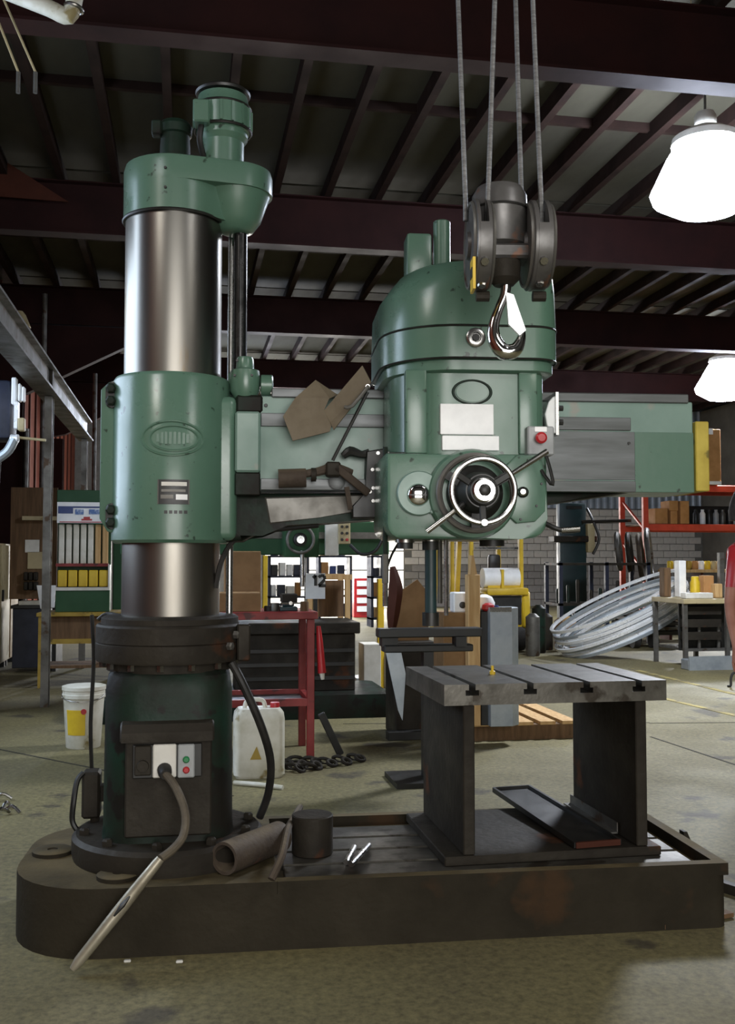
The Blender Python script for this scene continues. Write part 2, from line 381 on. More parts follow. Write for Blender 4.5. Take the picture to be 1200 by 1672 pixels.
# back wall: concrete block below, corrugated sheet above, glowing daylight door in the gap
wb = struct(B().box(X0, 2.2, Y1, Y1 + .2, 0, ZC).box(2.2, 6.2, Y1, Y1 + .2, 3.0, ZC).box(6.2, X1, Y1, Y1 + .2, 0, ZC).done('wall_back', 'mortar', smooth=0))
dr = struct(B().box(2.2, 6.2, Y1 + .1, Y1 + .14, 0, 3.0).done('door_1', 'door_glow', smooth=0))
for i in range(5): B().box(2.2, 6.2, Y1 + .04, Y1 + .1, .55 * i + .5, .55 * i + .54).done('door_rail', 'grey_box', dr, 0)
blk = None
for r in range(14):
    for k in range(22):
        x = 6.22 + k * .41 + (.205 if r % 2 else 0); z = .005 + r * .205
        if x > 15.2: continue
        m = 'block_dark' if r < 6 else 'concrete_block'
        if r in (0, 6) and k == 0: blk = B().box(x, x + .395, Y1 - .035, Y1 + .005, z, z + .193, .006).done('block', m, wb, 0)
        else: piece(blk, (x + .1975, Y1 - .015, z), wb)
pts = []
for i in range(int((X1 - 6.2) / .055)):
    x = 6.2 + i * .055; pts.append((x, Y1 - .01 - (.035 if i % 4 in (0, 1) else 0)))
b = B(); lo = [b._v((x, y, 2.9)) for x, y in pts]; hi = [b._v((x, y, ZC)) for x, y in pts]
for i in range(len(pts) - 1): b._f([lo[i], lo[i + 1], hi[i + 1], hi[i]])
b.done('corrugated_sheet', 'corrugated', wb, 0)
struct(B().box(X1, X1 + .2, Y0, Y1, 0, ZC).done('wall_right', 'wall_paint', smooth=0))
struct(B().box(X0, -1.0, Y0 - .2, Y0, 0, ZC).box(2.6, X1, Y0 - .2, Y0, 0, ZC).box(-1.0, 2.6, Y0 - .2, Y0, 3.9, ZC).done('wall_front', 'wall_paint', smooth=0))
struct(B().box(-1.0, 2.6, Y0 - .16, Y0 - .12, 0, 3.9).done('door_added', 'grey_box', smooth=0))  # unseen door, placed to go with the added front light

# ---------------------------------------------------------------- high bay lamps
def lamp(x, y, z, p, label):
    t = thing('high_bay_lamp', label, 'lamp', (x, y, z - .3), 'high bay lamps under the roof')
    B().lathe([(.04, .24), (.08, .24), (.1, .2), (.1, .12), (.08, .08), (.06, .08)], (x, y, z), n=20, cap=False).done('ballast_housing', 'white_paint', t)
    B().lathe([(.12, .1), (.2, .06), (.3, .0), (.31, -.06), (.29, -.06), (.19, .05), (.11, .09)], (x, y, z), n=28, cap=False).done('reflector', 'white_paint', t)
    k = 1.15 if y < 12 else 1.3  # bell oversized, lamp glare put into its glowing shape
    B().lathe([(.001, -.62 * k), (.25 * k, -.6 * k), (.42 * k, -.5 * k), (.44 * k, -.44 * k), (.36, -.2), (.26, -.04), (.001, -.03)], (x, y, z), n=28, cap=False).done('lens', 'lens_glow' if y > 5 else 'lens_soft', t)
    B().cyl((x, y, z + .24), (x, y, ZC - .01), .012, n=8).done('hanger', 'steel_dull', t)
    l = bpy.data.lights.new('lamp_light', 'SPOT'); l.spot_size = math.radians(164); l.spot_blend = .6; l.energy = p; l.color = (.93, .96, 1.0) if y > 5 else (1, .95, .84); l.shadow_soft_size = .34
    o = bpy.data.objects.new('lamp_light', l); COL.link(o); o.parent = t; o.location = (0, 0, -.55)
for i, (x, y, z, p) in enumerate(LAMPS):
    lamp(x, y, z, p, ['glaring high bay lamp, the larger of the two bright ones at right', 'far bright high bay lamp low at the right edge above the arm',
                      'unseen high bay lamp over the far end of the shop', 'added unseen high bay lamp overhead left of the camera',
                      'added unseen high bay lamp overhead right of the camera'][i])
# ================================================================ THE RADIAL DRILL
c0 = W(281, 745, 3.95); CXW, CYW = c0.x, c0.y
AYAW = math.radians(-5.0)
A = frame((CXW, CYW, 0), AYAW); AI = A.inverted()
def ap(px, py, ly):                                                    # local arm coordinates (x, z) on the plane y = ly
    o = AI @ Vector((0, 0, EYE)); r = AI.to_3x3() @ ray(px, py); t = (ly - o.y) / r.y
    return o.x + r.x * t, o.z + r.z * t
def az(py, ly, px=281): return ap(px, py, ly)[1]
drill = thing('radial_drill', 'large green radial arm drilling machine with bright steel column on a long dark base', 'drill', (CXW, CYW, 0))
# ---- base plate
BZ = .234
bx0, bx1, by0, by1 = -.535, 2.06, -.435, .475
F = frame((CXW, CYW, 0), math.radians(-2.6)); FI = F.inverted()
def outline(inset=0.0): return rrect(bx0 + inset, bx1 - inset, by0 + inset, by1 - inset, (.33 - inset, .05, .05, .33 - inset), 8)
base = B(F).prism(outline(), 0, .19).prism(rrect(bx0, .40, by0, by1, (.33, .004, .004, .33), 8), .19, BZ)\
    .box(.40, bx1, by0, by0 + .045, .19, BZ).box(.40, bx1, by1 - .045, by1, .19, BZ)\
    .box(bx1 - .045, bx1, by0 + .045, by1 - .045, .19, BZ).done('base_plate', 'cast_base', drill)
for i in range(4):
    y = by0 + .085 + i * .175
    B(F).box(.43, bx1 - .09, y, y + .155, .191, .214, .004).done('bed_strip', 'cast_top', base)
for p in ((86, 1389), (193, 1428)):
    q = onz(p[0], p[1], BZ + .01)
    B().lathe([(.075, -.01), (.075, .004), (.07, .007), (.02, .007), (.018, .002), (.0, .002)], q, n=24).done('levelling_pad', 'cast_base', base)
# ---- pedestal
ped = B().lathe([(.355, BZ), (.36, BZ + .02), (.36, BZ + .075), (.345, BZ + .09), (.28, BZ + .095)], (CXW, CYW, 0), n=48).done('pedestal_flange', 'cast', drill)
for i in range(10):
    a = 2 * PI * i / 10 + .2; p = (CXW + .315 * math.cos(a), CYW + .315 * math.sin(a), BZ + .088)
    B().lathe([(.02, 0), (.02, .022), (.012, .028)], p, n=6).done('flange_bolt', 'cast', ped)
zt = W(281, 1092, 3.72).z
rings = []
for z, k, r in ((BZ + .09, 1.02, .14), (BZ + .14, 1.0, .13), (zt - .09, .985, .13), (zt - .03, .95, .14), (zt, .86, .17)):
    h = .238 * k; rings.append([(CXW + x, CYW + y, z) for x, y in rrect(-h, h, -h, h, r, 6)])
pb = B().loft(rings).done('pedestal', 'green_dirt_shade', drill)
fy = CYW - .238
q0, q1 = ony(203, 1388, fy), ony(346, 1196, fy)
B().box(q0.x, q1.x, fy - .018, fy + .01, BZ + .12, q1.z, .006).done('access_door', 'cast', pb)
h0, h1 = ony(196, 1212, fy - .03), ony(350, 1176, fy - .03)
B().prism([(fy + .01, h1.z), (fy - .03, h1.z - .008), (fy - .055, h1.z - .035), (fy - .055, h0.z), (fy - .04, h0.z), (fy + .01, h0.z + .03)], h0.x, h1.x, .006, 'x').done('hood', 'cast', pb)
s0, s1 = ony(216, 1272, fy - .03), ony(330, 1213, fy - .03)
B().box(s0.x, s1.x, fy - .03, fy - .015, s0.z, s1.z, .003).done('switch_panel', 'black', pb)
a, b_ = ony(219, 1268, fy - .05), ony(247, 1218, fy - .05); B().box(a.x, b_.x, fy - .045, fy - .03, a.z, b_.z, .004).lathe([(.022, 0), (.02, .012)], ((a.x + b_.x) / 2, fy - .045, a.z + .035), (0, -1, 0), 16).done('socket_box', 'cast', pb)
a, b_ = ony(249, 1271, fy - .05), ony(288, 1215, fy - .05)
pl = B().box(a.x, b_.x, fy - .05, fy - .03, a.z, b_.z, .004).done('socket_plate', 'white_paint', pb)
SOCK = Vector(((a.x + b_.x) / 2, fy - .05, a.z + .03))
a, b_ = ony(290, 1271, fy - .05), ony(318, 1215, fy - .05)
B().box(a.x, b_.x, fy - .048, fy - .03, a.z, b_.z, .004).done('button_plate', 'grey_box', pb)
for py, m in ((1240, 'green_button'), (1257, 'red')):
    p = ony(304, py, fy - .05); B().lathe([(.012, 0), (.012, .01), (.008, .014)], (p.x, fy - .048, p.z), (0, -1, 0), 14).done('push_button', m, pb)
# collar ring and flange under the column
zc0, zc1 = W(281, 1087, 3.68).z, W(281, 1024, 3.68).z
col_ = B().lathe([(.24, zt - .02), (.24, zc0), (.278, zc0), (.282, zc0 + .01), (.282, (zc0 + zc1) / 2 - .003), (.278, (zc0 + zc1) / 2), (.282, (zc0 + zc1) / 2 + .003), (.282, zc1 - .008), (.275, zc1), (.262, zc1 + .002), (.262, zc1 + .022), (.25, zc1 + .03), (.19, zc1 + .032)], (CXW, CYW, 0), n=56).done('clamp_collar', 'cast', drill)
for a in (-1.05, -.9):
    p = Vector((CXW + .283 * math.cos(a + .35), CYW + .283 * math.sin(a + .35), zc0 + .06 if a < -1 else zc0 + .1))
    B().lathe([(.016, 0), (.016, .016), (.01, .02)], p, (math.cos(a + .35), math.sin(a + .35), 0), 6).done('collar_bolt', 'steel_dull', col_)
B().box(CXW + .25, CXW + .30, CYW - .16, CYW - .02, zc0, zc1, .006).done('collar_lug', 'cast', col_)
for i in range(14):
    a = 2 * PI * i / 14 + .1; B().lathe([(.014, 0), (.014, .022)], (CXW + .225 * math.cos(a) * 1.13, CYW + .225 * math.sin(a) * 1.13, zc0 - .024), n=6).done('collar_stud', 'steel', col_)
# ---- column
RC = .188
zcap = az(341, -RC)
B().lathe([(RC, zc1 + .02), (RC, zcap + .04)], (CXW, CYW, 0), n=64).done('column', 'steel_col', drill)
# ---- column cap with its two motors
SCR = .262
b1 = ap(432, 300, 0)[0] - SCR + .02
capb = B(A)
zt0 = az(247, -.19)
P = hull2(0, .197, SCR - .02, .125)
z2 = ap(390, 304, -.12)[1]
capb.loft([[(x, y, zcap) for x, y in [(min(px_, 9), py_) for px_, py_ in hull2(0, .197, .2, .06)]], [(x, y, z2 + .012) for x, y in hull2(0, .197, .2, .06)]])
capb.loft([[(x, y, z) for x, y in hull2(0, .197 - k, SCR - .02, .145 - k)] for z, k in ((z2, 0), (zt0 - .03, 0), (zt0 - .008, .006), (zt0, .022))])
capb.lathe([(.045, zcap - .03), (.07, zcap - .02), (.1, zcap + .02), (.125, z2 - .03), (.14, z2 + .01)], (SCR - .02, 0, 0), n=28)
cap_ = capb.done('column_cap', 'green', drill)
B(A).torus((0, 0, zcap), (0, 0, 1), .196, .006, 48, 6).done('cap_seal', 'black', cap_)
for px_, py_ in ((270, 273), (270, 305)):
    x, z = ap(px_, py_, -.2); yy = -math.sqrt(max(.197 ** 2 - x * x, 0)); B(A).lathe([(.006, 0), (.005, .006)], (x, yy, z), (x, yy, 0), 8).done('grub_screw', 'black', cap_)
mx, mz = ap(363, 245, -.02)
mzt = ap(363, 150, -.02)[1]; H = mzt - mz
mo = B(A).lathe([(.085, zt0 - .01), (.085, mz + .03), (.1, mz + .05), (.1, mz + .3 * H), (.112, mz + .33 * H), (.112, mz + .72 * H), (.104, mz + .76 * H), (.098, mz + .92 * H), (.07, mz + .97 * H)], (mx, 0, 0), n=32).done('lift_motor', 'green', drill)
B(A).torus((mx, 0, mz + .33 * H), (0, 0, 1), .112, .006, 36, 6).done('motor_band', 'black', mo)
B(A).torus((mx, 0, mz + .72 * H), (0, 0, 1), .111, .005, 36, 6).done('motor_band', 'black', mo)
B(A).lathe([(.07, mz + .95 * H), (.107, mz + .95 * H), (.11, mz + .99 * H), (.095, mz + 1.04 * H), (.04, mz + 1.055 * H)], (mx, 0, 0), n=32).done('fan_cap', 'black', mo)
for i in range(16):
    a = 2 * PI * i / 16
    x, y = mx + .113 * math.cos(a), .113 * math.sin(a)
    B(A).bar((x, y, mz + .36 * H), (x, y, mz + .69 * H), .01, .012, (math.cos(a), math.sin(a), 0)).done('cooling_fin', 'green', mo)
tb = ap(329, 186, -.08)
B(A).box(tb[0] - .03, tb[0] + .035, -.13, -.05, tb[1] - .05, tb[1] + .04, .006).done('terminal_box', 'green', mo)
B(A).tube([(tb[0] - .0, -.09, tb[1] - .05), (tb[0] - .005, -.09, tb[1] - .11), (tb[0] + .01, -.05, tb[1] - .17)], .012, 8).done('motor_cable', 'black', mo)
nx, nz = ap(286, 248, .05)
nzt = ap(286, 199, .05)[1]; H2 = nzt - nz
m2 = B(A).lathe([(.065, zt0 - .01), (.06, nz + .02), (.057, nz + .5 * H2), (.066, nz + .54 * H2), (.068, nz + .8 * H2), (.055, nz + .95 * H2), (.03, nz + H2)], (nx, .05, 0), n=28).done('clamp_motor', 'green_dirt_shade', drill)
B(A).box(nx - .09, nx - .05, 0, .05, nz + .05, nz + .11, .006).done('terminal_box', 'green_dirt_shade', m2)
# ---- lifting screw
zb = ap(390, 598, 0)[1]
B(A).cyl((SCR, 0, zb - .3), (SCR, 0, zcap + .05), .027, n=20).done('lifting_screw', 'black_gloss', drill)
B(A).cyl((SCR - .04, .09, zc1), (SCR - .04, .09, zcap + .05), .014, n=12).done('guide_rod', 'steel', drill)
# ---- arm sleeve round the column
RS = .229
zs0, zs1 = az(886, -RS), az(603, -RS)
sl = B(A).lathe([(RC + .002, zs0 + .004), (RS - .012, zs0), (RS, zs0 + .012), (RS, zs1 - .02), (RS - .01, zs1 - .004), (RC + .003, zs1)], n=64).done('arm_sleeve', 'green', drill)
fz0, fz1 = ap(176, 868, -.07)[1], ap(176, 628, -.07)[1]; fx = ap(164, 700, -.07)[0]
B(A).prism([(fx + .03, fz0), (-.15, fz0 - .02), (-.15, fz1 + .04), (fx + .03, fz1 + .01), (fx, fz1 - .02), (fx, fz0 + .05)], -.075, .1, .008, 'y', 2).done('clamp_ear', 'green', sl)
B(A).box(fx + .056, fx + .064, -.09, -.075, fz0 + .02, fz1 - .05, .002).done('clamp_rib', 'green', sl)
for py_ in (645, 843):
    x, z = ap(183, py_, -.085); B(A).prism(rrect(x - .024, x + .024, z - .05, z + .05, .022, 5), -.088, -.07, .003, 'y').done('bolt_pad', 'black', sl)
    for d in (-1, 1): B(A).lathe([(.02, 0), (.02, .02), (.014, .025)], (x - .002, -.088, z + d * .024), (0, -1, 0), 6).done('clamp_bolt', 'green_dirt_shade', sl)
# oval cast emblem: two raised rims and worn raised strokes on the curved face
def on_sleeve(x, z, o=0.0): return (x, -math.sqrt(max((RS + o) ** 2 - x * x, 1e-4)), z)
ex, ez = ap(281, 715, -RS)
for rx, rz, nm in ((.112, .064, 'emblem_rim'), (.088, .047, 'emblem_rim')):
    ox = .006 if rx < .1 else 0
    B(A).tube([on_sleeve(ex + ox + rx * math.cos(t), ez + rz * math.sin(t), .001) for t in [2 * PI * i / 40 for i in range(40)]], .005, 6, 1, True).done(nm, 'green', sl)
for i, (u, hs) in enumerate(((-.058, .02), (-.042, .028), (-.028, .03), (-.012, .03), (.004, .03), (.02, .03), (.036, .028), (.05, .022))):
    p = [on_sleeve(ex + .006 + u, ez - hs * .75, .0), on_sleeve(ex + .006 + u, ez + hs * .75, .0)]
    B(A).bar(p[0], p[1], .010, .004, (0, 1, 0)).done('emblem_letter', 'green', sl)
n0, n1 = ap(257, 823, -RS), ap(309, 783, -RS)
def curved(x0, x1, z0, z1, o, name, m, par, n=6):
    r = []
    for i in range(n + 1):
        x = x0 + (x1 - x0) * i / n; p, q = Vector(on_sleeve(x, z0, 0)), Vector(on_sleeve(x, z0, o))
        r.append([(p.x, p.y, z0), (q.x, q.y, z0), (q.x, q.y, z1), (p.x, p.y, z1)])
    return B(A).loft(r).done(name, m, par)
np_ = curved(n0[0], n1[0], n0[1], n1[1], .003, 'name_plate', 'black', sl)
nw, nh = n1[0] - n0[0], n1[1] - n0[1]
for (u0, u1, v0, v1, m) in ((.12, .92, .74, .9, 'white_paint'), (.1, .5, .22, .38, 'steel_dull'), (.58, .94, .18, .4, 'white_plate'), (.12, .88, .5, .6, 'steel_dull'), (0, .03, 0, 1, 'steel_dull'), (.97, 1, 0, 1, 'steel_dull')):
    curved(n0[0] + nw * u0, n0[0] + nw * u1, n0[1] + nh * v0, n0[1] + nh * v1, .0045, 'plate_marking', m, sl, 3)
for k in range(5):
    x, z = ap(268 + k * 8, 836, -RS); curved(x, x + .012, z - .006, z + .006, .0015, 'stamped_mark', 'black', sl, 2)
# ---- arm
AF = -.10                                                             # front face of the arm
ax0, ax1 = ap(424, 700, AF)[0], ap(1132, 740, AF)[0]
azt, azb = ap(900, 641, AF)[1], ap(900, 803, AF)[1]
def zz(py): return ap(900, py, AF)[1]
arm = B(A).box(ax0, ax1, AF, .2, azb, azt - .03, .004).done('arm', 'green_pale', drill)
xg = ap(1036, 740, AF)[0]
B(A).box(ax0 + .045, ax1 - .02, AF - .012, .16, zz(656), zz(641), .004).done('top_rail', 'steel_way', arm)
B(A).box(ax0 + .005, ax1 - .26, AF - .012, AF + .01, zz(702), zz(681), .002).done('upper_way', 'steel_way', arm)
B(A).box(ax0 + .005, xg, AF - .012, AF + .01, zz(803), zz(785), .002).done('lower_way', 'steel_way', arm)
B(A).box(ap(640, 740, AF)[0], xg, AF - .004, AF + .01, zz(783), zz(704), .001).done('face_plate', 'steel_way', arm)
B(A).box(xg, ax1 + .001, AF - .002, AF + .01, azb + .001, zz(704), .001).done('end_face', 'green', arm)
B(A).box(ax1 + .002, ax1 + .058, AF - .02, .2, zz(801), zz(686), .004).done('end_board', 'yellow_board', arm)
x, z = ap(1026, 724, AF); B(A).lathe([(.006, 0), (.006, .008)], (x, AF - .002, z), (0, -1, 0), 8).done('oil_plug', 'black', arm)
x, z = ap(434, 662, AF); B(A).lathe([(.008, 0), (.006, .006)], (x, AF, z), (0, -1, 0), 8).done('arm_screw', 'black', arm)
def xz(*p): return [ap(a, b, -.07) for a, b in p]
B(A).prism(xz((300, 806), (1040, 803), (905, 822), (640, 846), (560, 852), (470, 858), (425, 866), (395, 884), (300, 886)), -.08, .17, .03, 'y', 3).done('arm_rib', 'green_dirt_shade', arm)
B(A).prism([ap(*p, -.085) for p in ((432, 812), (620, 806), (622, 830), (520, 845), (440, 856))], -.088, -.07, .006, 'y', 1).done('belly_plate', 'steel_dull', arm)
x0 = ap(425, 720, -.13)[0]
B(A).box(.1, .256, -.115, .2, zs0 + .01, zs1 - .075, .03, 3).done('sleeve_flare', 'green', sl)
B(A).box(.25, x0, -.135, .2, zz(776), zz(680), .008).done('sleeve_web', 'green_pale', arm)
B(A).box(.25, x0, -.12, .2, zz(812), zz(776), .004).done('sleeve_web', 'green_dirt_shade', arm)
B(A).box(.25, x0 + .01, -.108, .2, zz(681), zz(652), .01).done('sleeve_web', 'green_dirt_shade', arm)  # near-black block, the shadow of the gap put into its colour
# lead screw and its gearbox where the lifting screw passes
x, z = ap(400, 622, -.06); z_ = lambda p: ap(400, p, -.06)[1]
nut = B(A).lathe([(.012, z_(657)), (.04, z_(652)), (.056, z_(640)), (.06, z_(622)), (.056, z_(606)), (.035, z_(602)), (.034, z_(588)), (.03, z_(584))], (x, -.06, 0), n=24).done('lift_nut_box', 'green', drill)
B(A).box(x - .065, x + .02, -.05, .06, z_(640), z_(604), .012).done('nut_flange', 'green', nut)
B(A).lathe([(.03, 0), (.042, .004), (.042, .045), (.034, .05)], (x + .06, -.06, z_(629)), (1, 0, 0), 20).done('bearing_cap', 'green', nut)
for p in ((387, 588), (411, 612), (383, 612)):
    q = ap(*p, -.12); B(A).lathe([(.006, 0), (.005, .006)], (q[0], -.11, q[1]), (0, -1, 0), 8).done('cap_screw', 'black', nut)
hxr = ap(700, 640, -.06)[0]
B(A).cyl((x + .1, -.08, z_(643)), (ax1 - .1, -.08, ap(400, 643, -.06)[1]), .013, n=12).done('lead_screw', 'steel', arm)
# ---- spindle head
HF, GF = -.52, -.60                                                    # front of body, front of lower gearbox
def hx(px, py, ly): return ap(px, py, ly)[0]
def hz(py, ly=HF, px=770): return ap(px, py, ly)[1]
head = B(A).loft([[(x, y, z) for x, y in rrect(hx(634, 680, -.3), hx(884, 680, HF + .06), HF, -.115, (.2, .05, .03, .03), 8)] for z in (hz(748), hz(596))]).done('spindle_head', 'green', drill)
for a, b in ((662, 697), (847, 878)):
    B(A).box(hx(a, 680, HF - .012), hx(b, 680, HF - .012), HF - .014, HF + .03, hz(742), hz(606), .007, 2).done('corner_pilaster', 'green', head)
# upper gear housing
UF = -.56
ux0, ux1 = hx(618, 570, -.28), hx(906, 570, UF + .1)
def ring(z, i, l=0.0): return [(x, y, z) for x, y in rrect(ux0 + i + l, ux1 - i, UF + i, .1 - i, (.27 - i, .1 - i * .5, .1, .1), 10)]
zA, zB, zC, zD = hz(606, UF), hz(584, UF), hz(531, UF), hz(470, UF)
up = B(A).loft([ring(zA, .03), ring(zA + .008, .012), ring(zB - .006, .012), ring(zB, .018), ring(zB + .004, .0), ring(zC - .004, .0), ring(zC, .008), ring(zC + .005, .0),
                ring(zD, .004, .0), ring(hz(448, UF), .008, .03), ring(hz(428, UF), .014, .06), ring(hz(421, UF), .026, .075)]).done('gear_housing', 'green', drill)
zt_ = hz(424, UF)
for z in (zB, zC): B(A).tube([(p[0], p[1], z) for p in ring(z, -.0005)], .0035, 5, 1, True).done('housing_seam', 'black', up)
x0, x1 = hx(662, 400, -.3), hx(703, 400, -.3)
B(A).box(x0, x1, -.34, -.24, zt_ - .02, ap(680, 385, -.3)[1], .012, 2).done('terminal_box', 'green', up)
xm, zm = ap(721, 362, -.32); B(A).lathe([(.032, zt_ - .02), (.032, zm - .004), (.028, zm)], (xm, -.32, 0), n=20).done('draw_tube', 'green', up)
x, z = ap(777, 551, UF - .01)
sg = B(A).lathe([(.034, -.004), (.034, .012), (.028, .016), (.018, .016), (.016, .008), (.0, .008)], (x, UF, z), (0, -1, 0), 24).done('sight_glass', 'steel', up)
B(A).lathe([(.015, 0), (.013, .01)], (x, UF - .006, z), (0, -1, 0), 8).done('sight_plug', 'black', up)
# front panel: worn oval badge, two blank white plates
ex, ez = ap(771, 640, HF - .004)
B(A).torus((ex, HF - .001, ez), (0, 1, 0), .042, .0035, 36, 6, rx=1.6).done('badge_rim', 'green_dirt_shade', head)
B(A).loft([[(ex + .06 * k * math.cos(t), y, ez + .037 * k * math.sin(t)) for t in [2 * PI * i / 32 for i in range(32)]] for y, k in ((HF + .002, 1), (HF - .004, .96))]).done('badge', 'green', head)
for (a, b, c, d) in ((719, 806, 660, 709), (722, 815, 712, 735)):
    p, q = ap(a, d, HF - .012), ap(b, c, HF - .012)
    B(A).box(p[0], q[0], HF - .012, HF + .005, p[1], q[1], .002).done('instruction_plate', 'white_plate', head)
# lower gearbox: rounded bottom
p0, p1 = ap(632, 880, GF), ap(893, 742, GF)
g0, g1, gz0, gz1 = p0[0], p1[0], p0[1], p1[1]
poly = [(g0, gz1), (g0, gz0 + .05)] + [(g0 + .05 - .05 * math.cos(t), gz0 + .05 - .05 * math.sin(t)) for t in (.4, .8, 1.2)] + [(g0 + .05, gz0), (g1 - .09, gz0)] + \
       [(g1 - .07 + .07 * math.sin(t), gz0 + .06 - .06 * math.cos(t)) for t in (.4, .8, 1.2)] + [(g1, gz0 + .07), (g1, gz1)]
gb = B(A).prism(poly, GF, -.12, .012, 'y', 2).done('feed_gearbox', 'green', drill)
def disc(px, py, ly, prof, name, m, par, n=36):
    x, z = ap(px, py, ly); return B(A).lathe(prof, (x, ly, z), (0, -1, 0), n).done(name, m, par)
rd = 3.32 / FPX
disc(683, 806, GF, [(38 * rd, -.004), (38 * rd, .02), (36 * rd, .026), (20 * rd, .026)], 'dial_plate', 'green_pale', gb)
disc(683, 808, GF - .026, [(19 * rd, -.002), (19 * rd, .004), (17 * rd, .014), (14 * rd, .018)], 'dial_knob', 'chrome', gb)
x, z = ap(683, 808, GF - .046); B(A).box(x - 14 * rd, x + 14 * rd, GF - .047, GF - .04, z - .002, z + .002).done('knob_slot', 'black', gb)
disc(704, 834, GF, [(.012, 0), (.012, .022), (.008, .026)], 'small_knob', 'green_pale', gb, 14)
pv = [ap(*p, GF) for p in ((842, 744), (882, 744), (890, 790), (888, 835), (872, 852), (842, 855), (825, 840), (825, 760))]
B(A).prism(pv, GF - .02, GF + .01, .006, 'y', 2).done('cover_plate', 'green', gb)
for p in ((862, 752), (876, 826), (884, 790), (850, 848)):
    disc(p[0], p[1], GF - .02, [(.005, 0), (.004, .004)], 'cover_screw', 'black', gb, 8)
k = disc(853, 804, GF - .02, [(.019, 0), (.019, .012), (.012, .02), (.008, .034)], 'feed_knob', 'black', gb, 18)
disc(853, 803, GF - .054, [(.014, 0), (.014, .006), (.009, .01)], 'knob_cap', 'chrome', gb, 14)
hb = ap(770, 808, GF)
def H3(px, py, ly): x, z = ap(px, py, ly); return (x, ly, z)
WX, WZ = ap(789, 801, -.80)
# centred on the handwheel axis
def lat(prof, name, m, n=40):                                          # profile of (radius, local y)
    return B(A).lathe([(r, y) for r, y in prof], (WX, 0, WZ), (0, 1, 0), n).done(name, m, gb)
lat([(.155, GF + .006), (.155, GF - .02), (.147, GF - .035), (.11, GF - .045)], 'wheel_boss', 'green')
lat([(.095, GF - .03), (.095, GF - .07), (.07, GF - .09), (.062, GF - .17), (.055, GF - .19)], 'wheel_hub', 'black')
B(A).torus((WX, GF - .085, WZ), (0, 1, 0), .125, .011, 44, 8).done('outer_ring', 'steel_dull', gb)
b = B(A)
for i in range(3):
    a = 2 * PI * i / 3 + .5; b.bar((WX + .05 * math.cos(a), GF - .085, WZ + .05 * math.sin(a)), (WX + .122 * math.cos(a), GF - .085, WZ + .122 * math.sin(a)), .03, .014, (0, 1, 0))
b.done('ring_spoke', 'black', gb)
WF = -.80
hw = B(A).torus((WX, WF, WZ), (0, 1, 0), .104, .0095, 48, 10).done('handwheel', 'steel', gb)
for a in (.55, PI / 2 + .0 + PI, PI - .55):
    B(A).bar((WX + .035 * math.cos(a), WF + .015, WZ + .035 * math.sin(a)), (WX + .1 * math.cos(a), WF, WZ + .1 * math.sin(a)), .022, .012, (0, 1, 0), .003).done('wheel_spoke', 'black', gb)
lat([(.055, WF + .04), (.05, WF + .005), (.044, WF - .01), (.036, WF - .012)], 'hub_nose', 'black')
lat([(.039, WF - .008), (.039, WF - .02), (.034, WF - .026), (.02, WF - .026), (.018, WF - .012)], 'hub_nut_ring', 'chrome')
B(A).lathe([(.019, 0), (.019, .018), (.012, .022)], (WX, WF - .01, WZ), (0, -1, 0), 6).done('hub_nut', 'black', gb)
B(A).lathe([(.011, 0), (.011, .012)], (WX + .0, WF - .008, WZ - .104), (0, -1, 0), 12).done('wheel_stud', 'steel', gb)
# levers through the hub
for (pa, pb_, pm) in (((835, 774), (893, 737), 'a'), ((745, 832), (697, 868), 'b')):
    a, c = Vector(H3(pa[0], pa[1], -.74)), Vector(H3(pb_[0], pb_[1], -.72)); ctr = Vector((WX, -.72, WZ))
    B(A).cyl(ctr, a, .011, n=10).done('lever_arm', 'black', gb)
    B(A).cyl(a, c, .0085, .01, n=12).done('lever_grip', 'steel', gb)
B(A).tube([H3(888, 742, -.66), H3(893, 748, -.66), H3(903, 786, -.66), H3(899, 790, -.66), H3(884, 768, -.62)], .006, 8, 2).done('trip_lever', 'black', gb)
B(A).tube([H3(885, 852, -.5), H3(905, 862, -.52), H3(925, 867, -.52), H3(945, 865, -.52)], .009, 8, 3).done('side_lever', 'black', gb)
B(A).cyl(H3(916, 866, -.52), H3(946, 864, -.52), .011, n=10).done('lever_end', 'steel', gb)
# stop button box and white half-round switch on the right side
p, q = ap(862, 743, -.575), ap(905, 696, -.575)
eb = B(A).box(p[0], q[0], -.575, -.47, p[1], q[1], .005).done('stop_box', 'grey_box', drill)
p, q = ap(873, 705, -.578), ap(893, 697, -.578); B(A).box(p[0], q[0], -.578, -.57, p[1], q[1], .001).done('stop_label', 'white_plate', eb)
x, z = ap(881, 716, -.575); B(A).lathe([(.012, 0), (.012, .012), (.02, .014), (.02, .026), (.013, .031)], (x, -.575, z), (0, -1, 0), 20).done('stop_button', 'red', eb)
pts_ = [ap(*t, -.3) for t in ((908, 646), (910, 708), (900, 706), (893, 694), (890, 676), (896, 656), (903, 648))]
sw = B(A).prism(pts_, -.3, -.27, .003, 'y').done('switch_cover', 'white_plate', drill)
p, q = ap(908, 710, -.31), ap(912, 640, -.31); B(A).box(p[0], q[0], -.31, -.11, p[1], q[1]).done('switch_bracket', 'steel', sw)
for py_ in (666, 689):
    a, c = ap(912, py_, -.3), ap(920, py_, -.3); B(A).cyl((a[0], -.29, a[1]), (c[0], -.29, c[1]), .011, n=8).done('switch_bolt', 'black', sw)
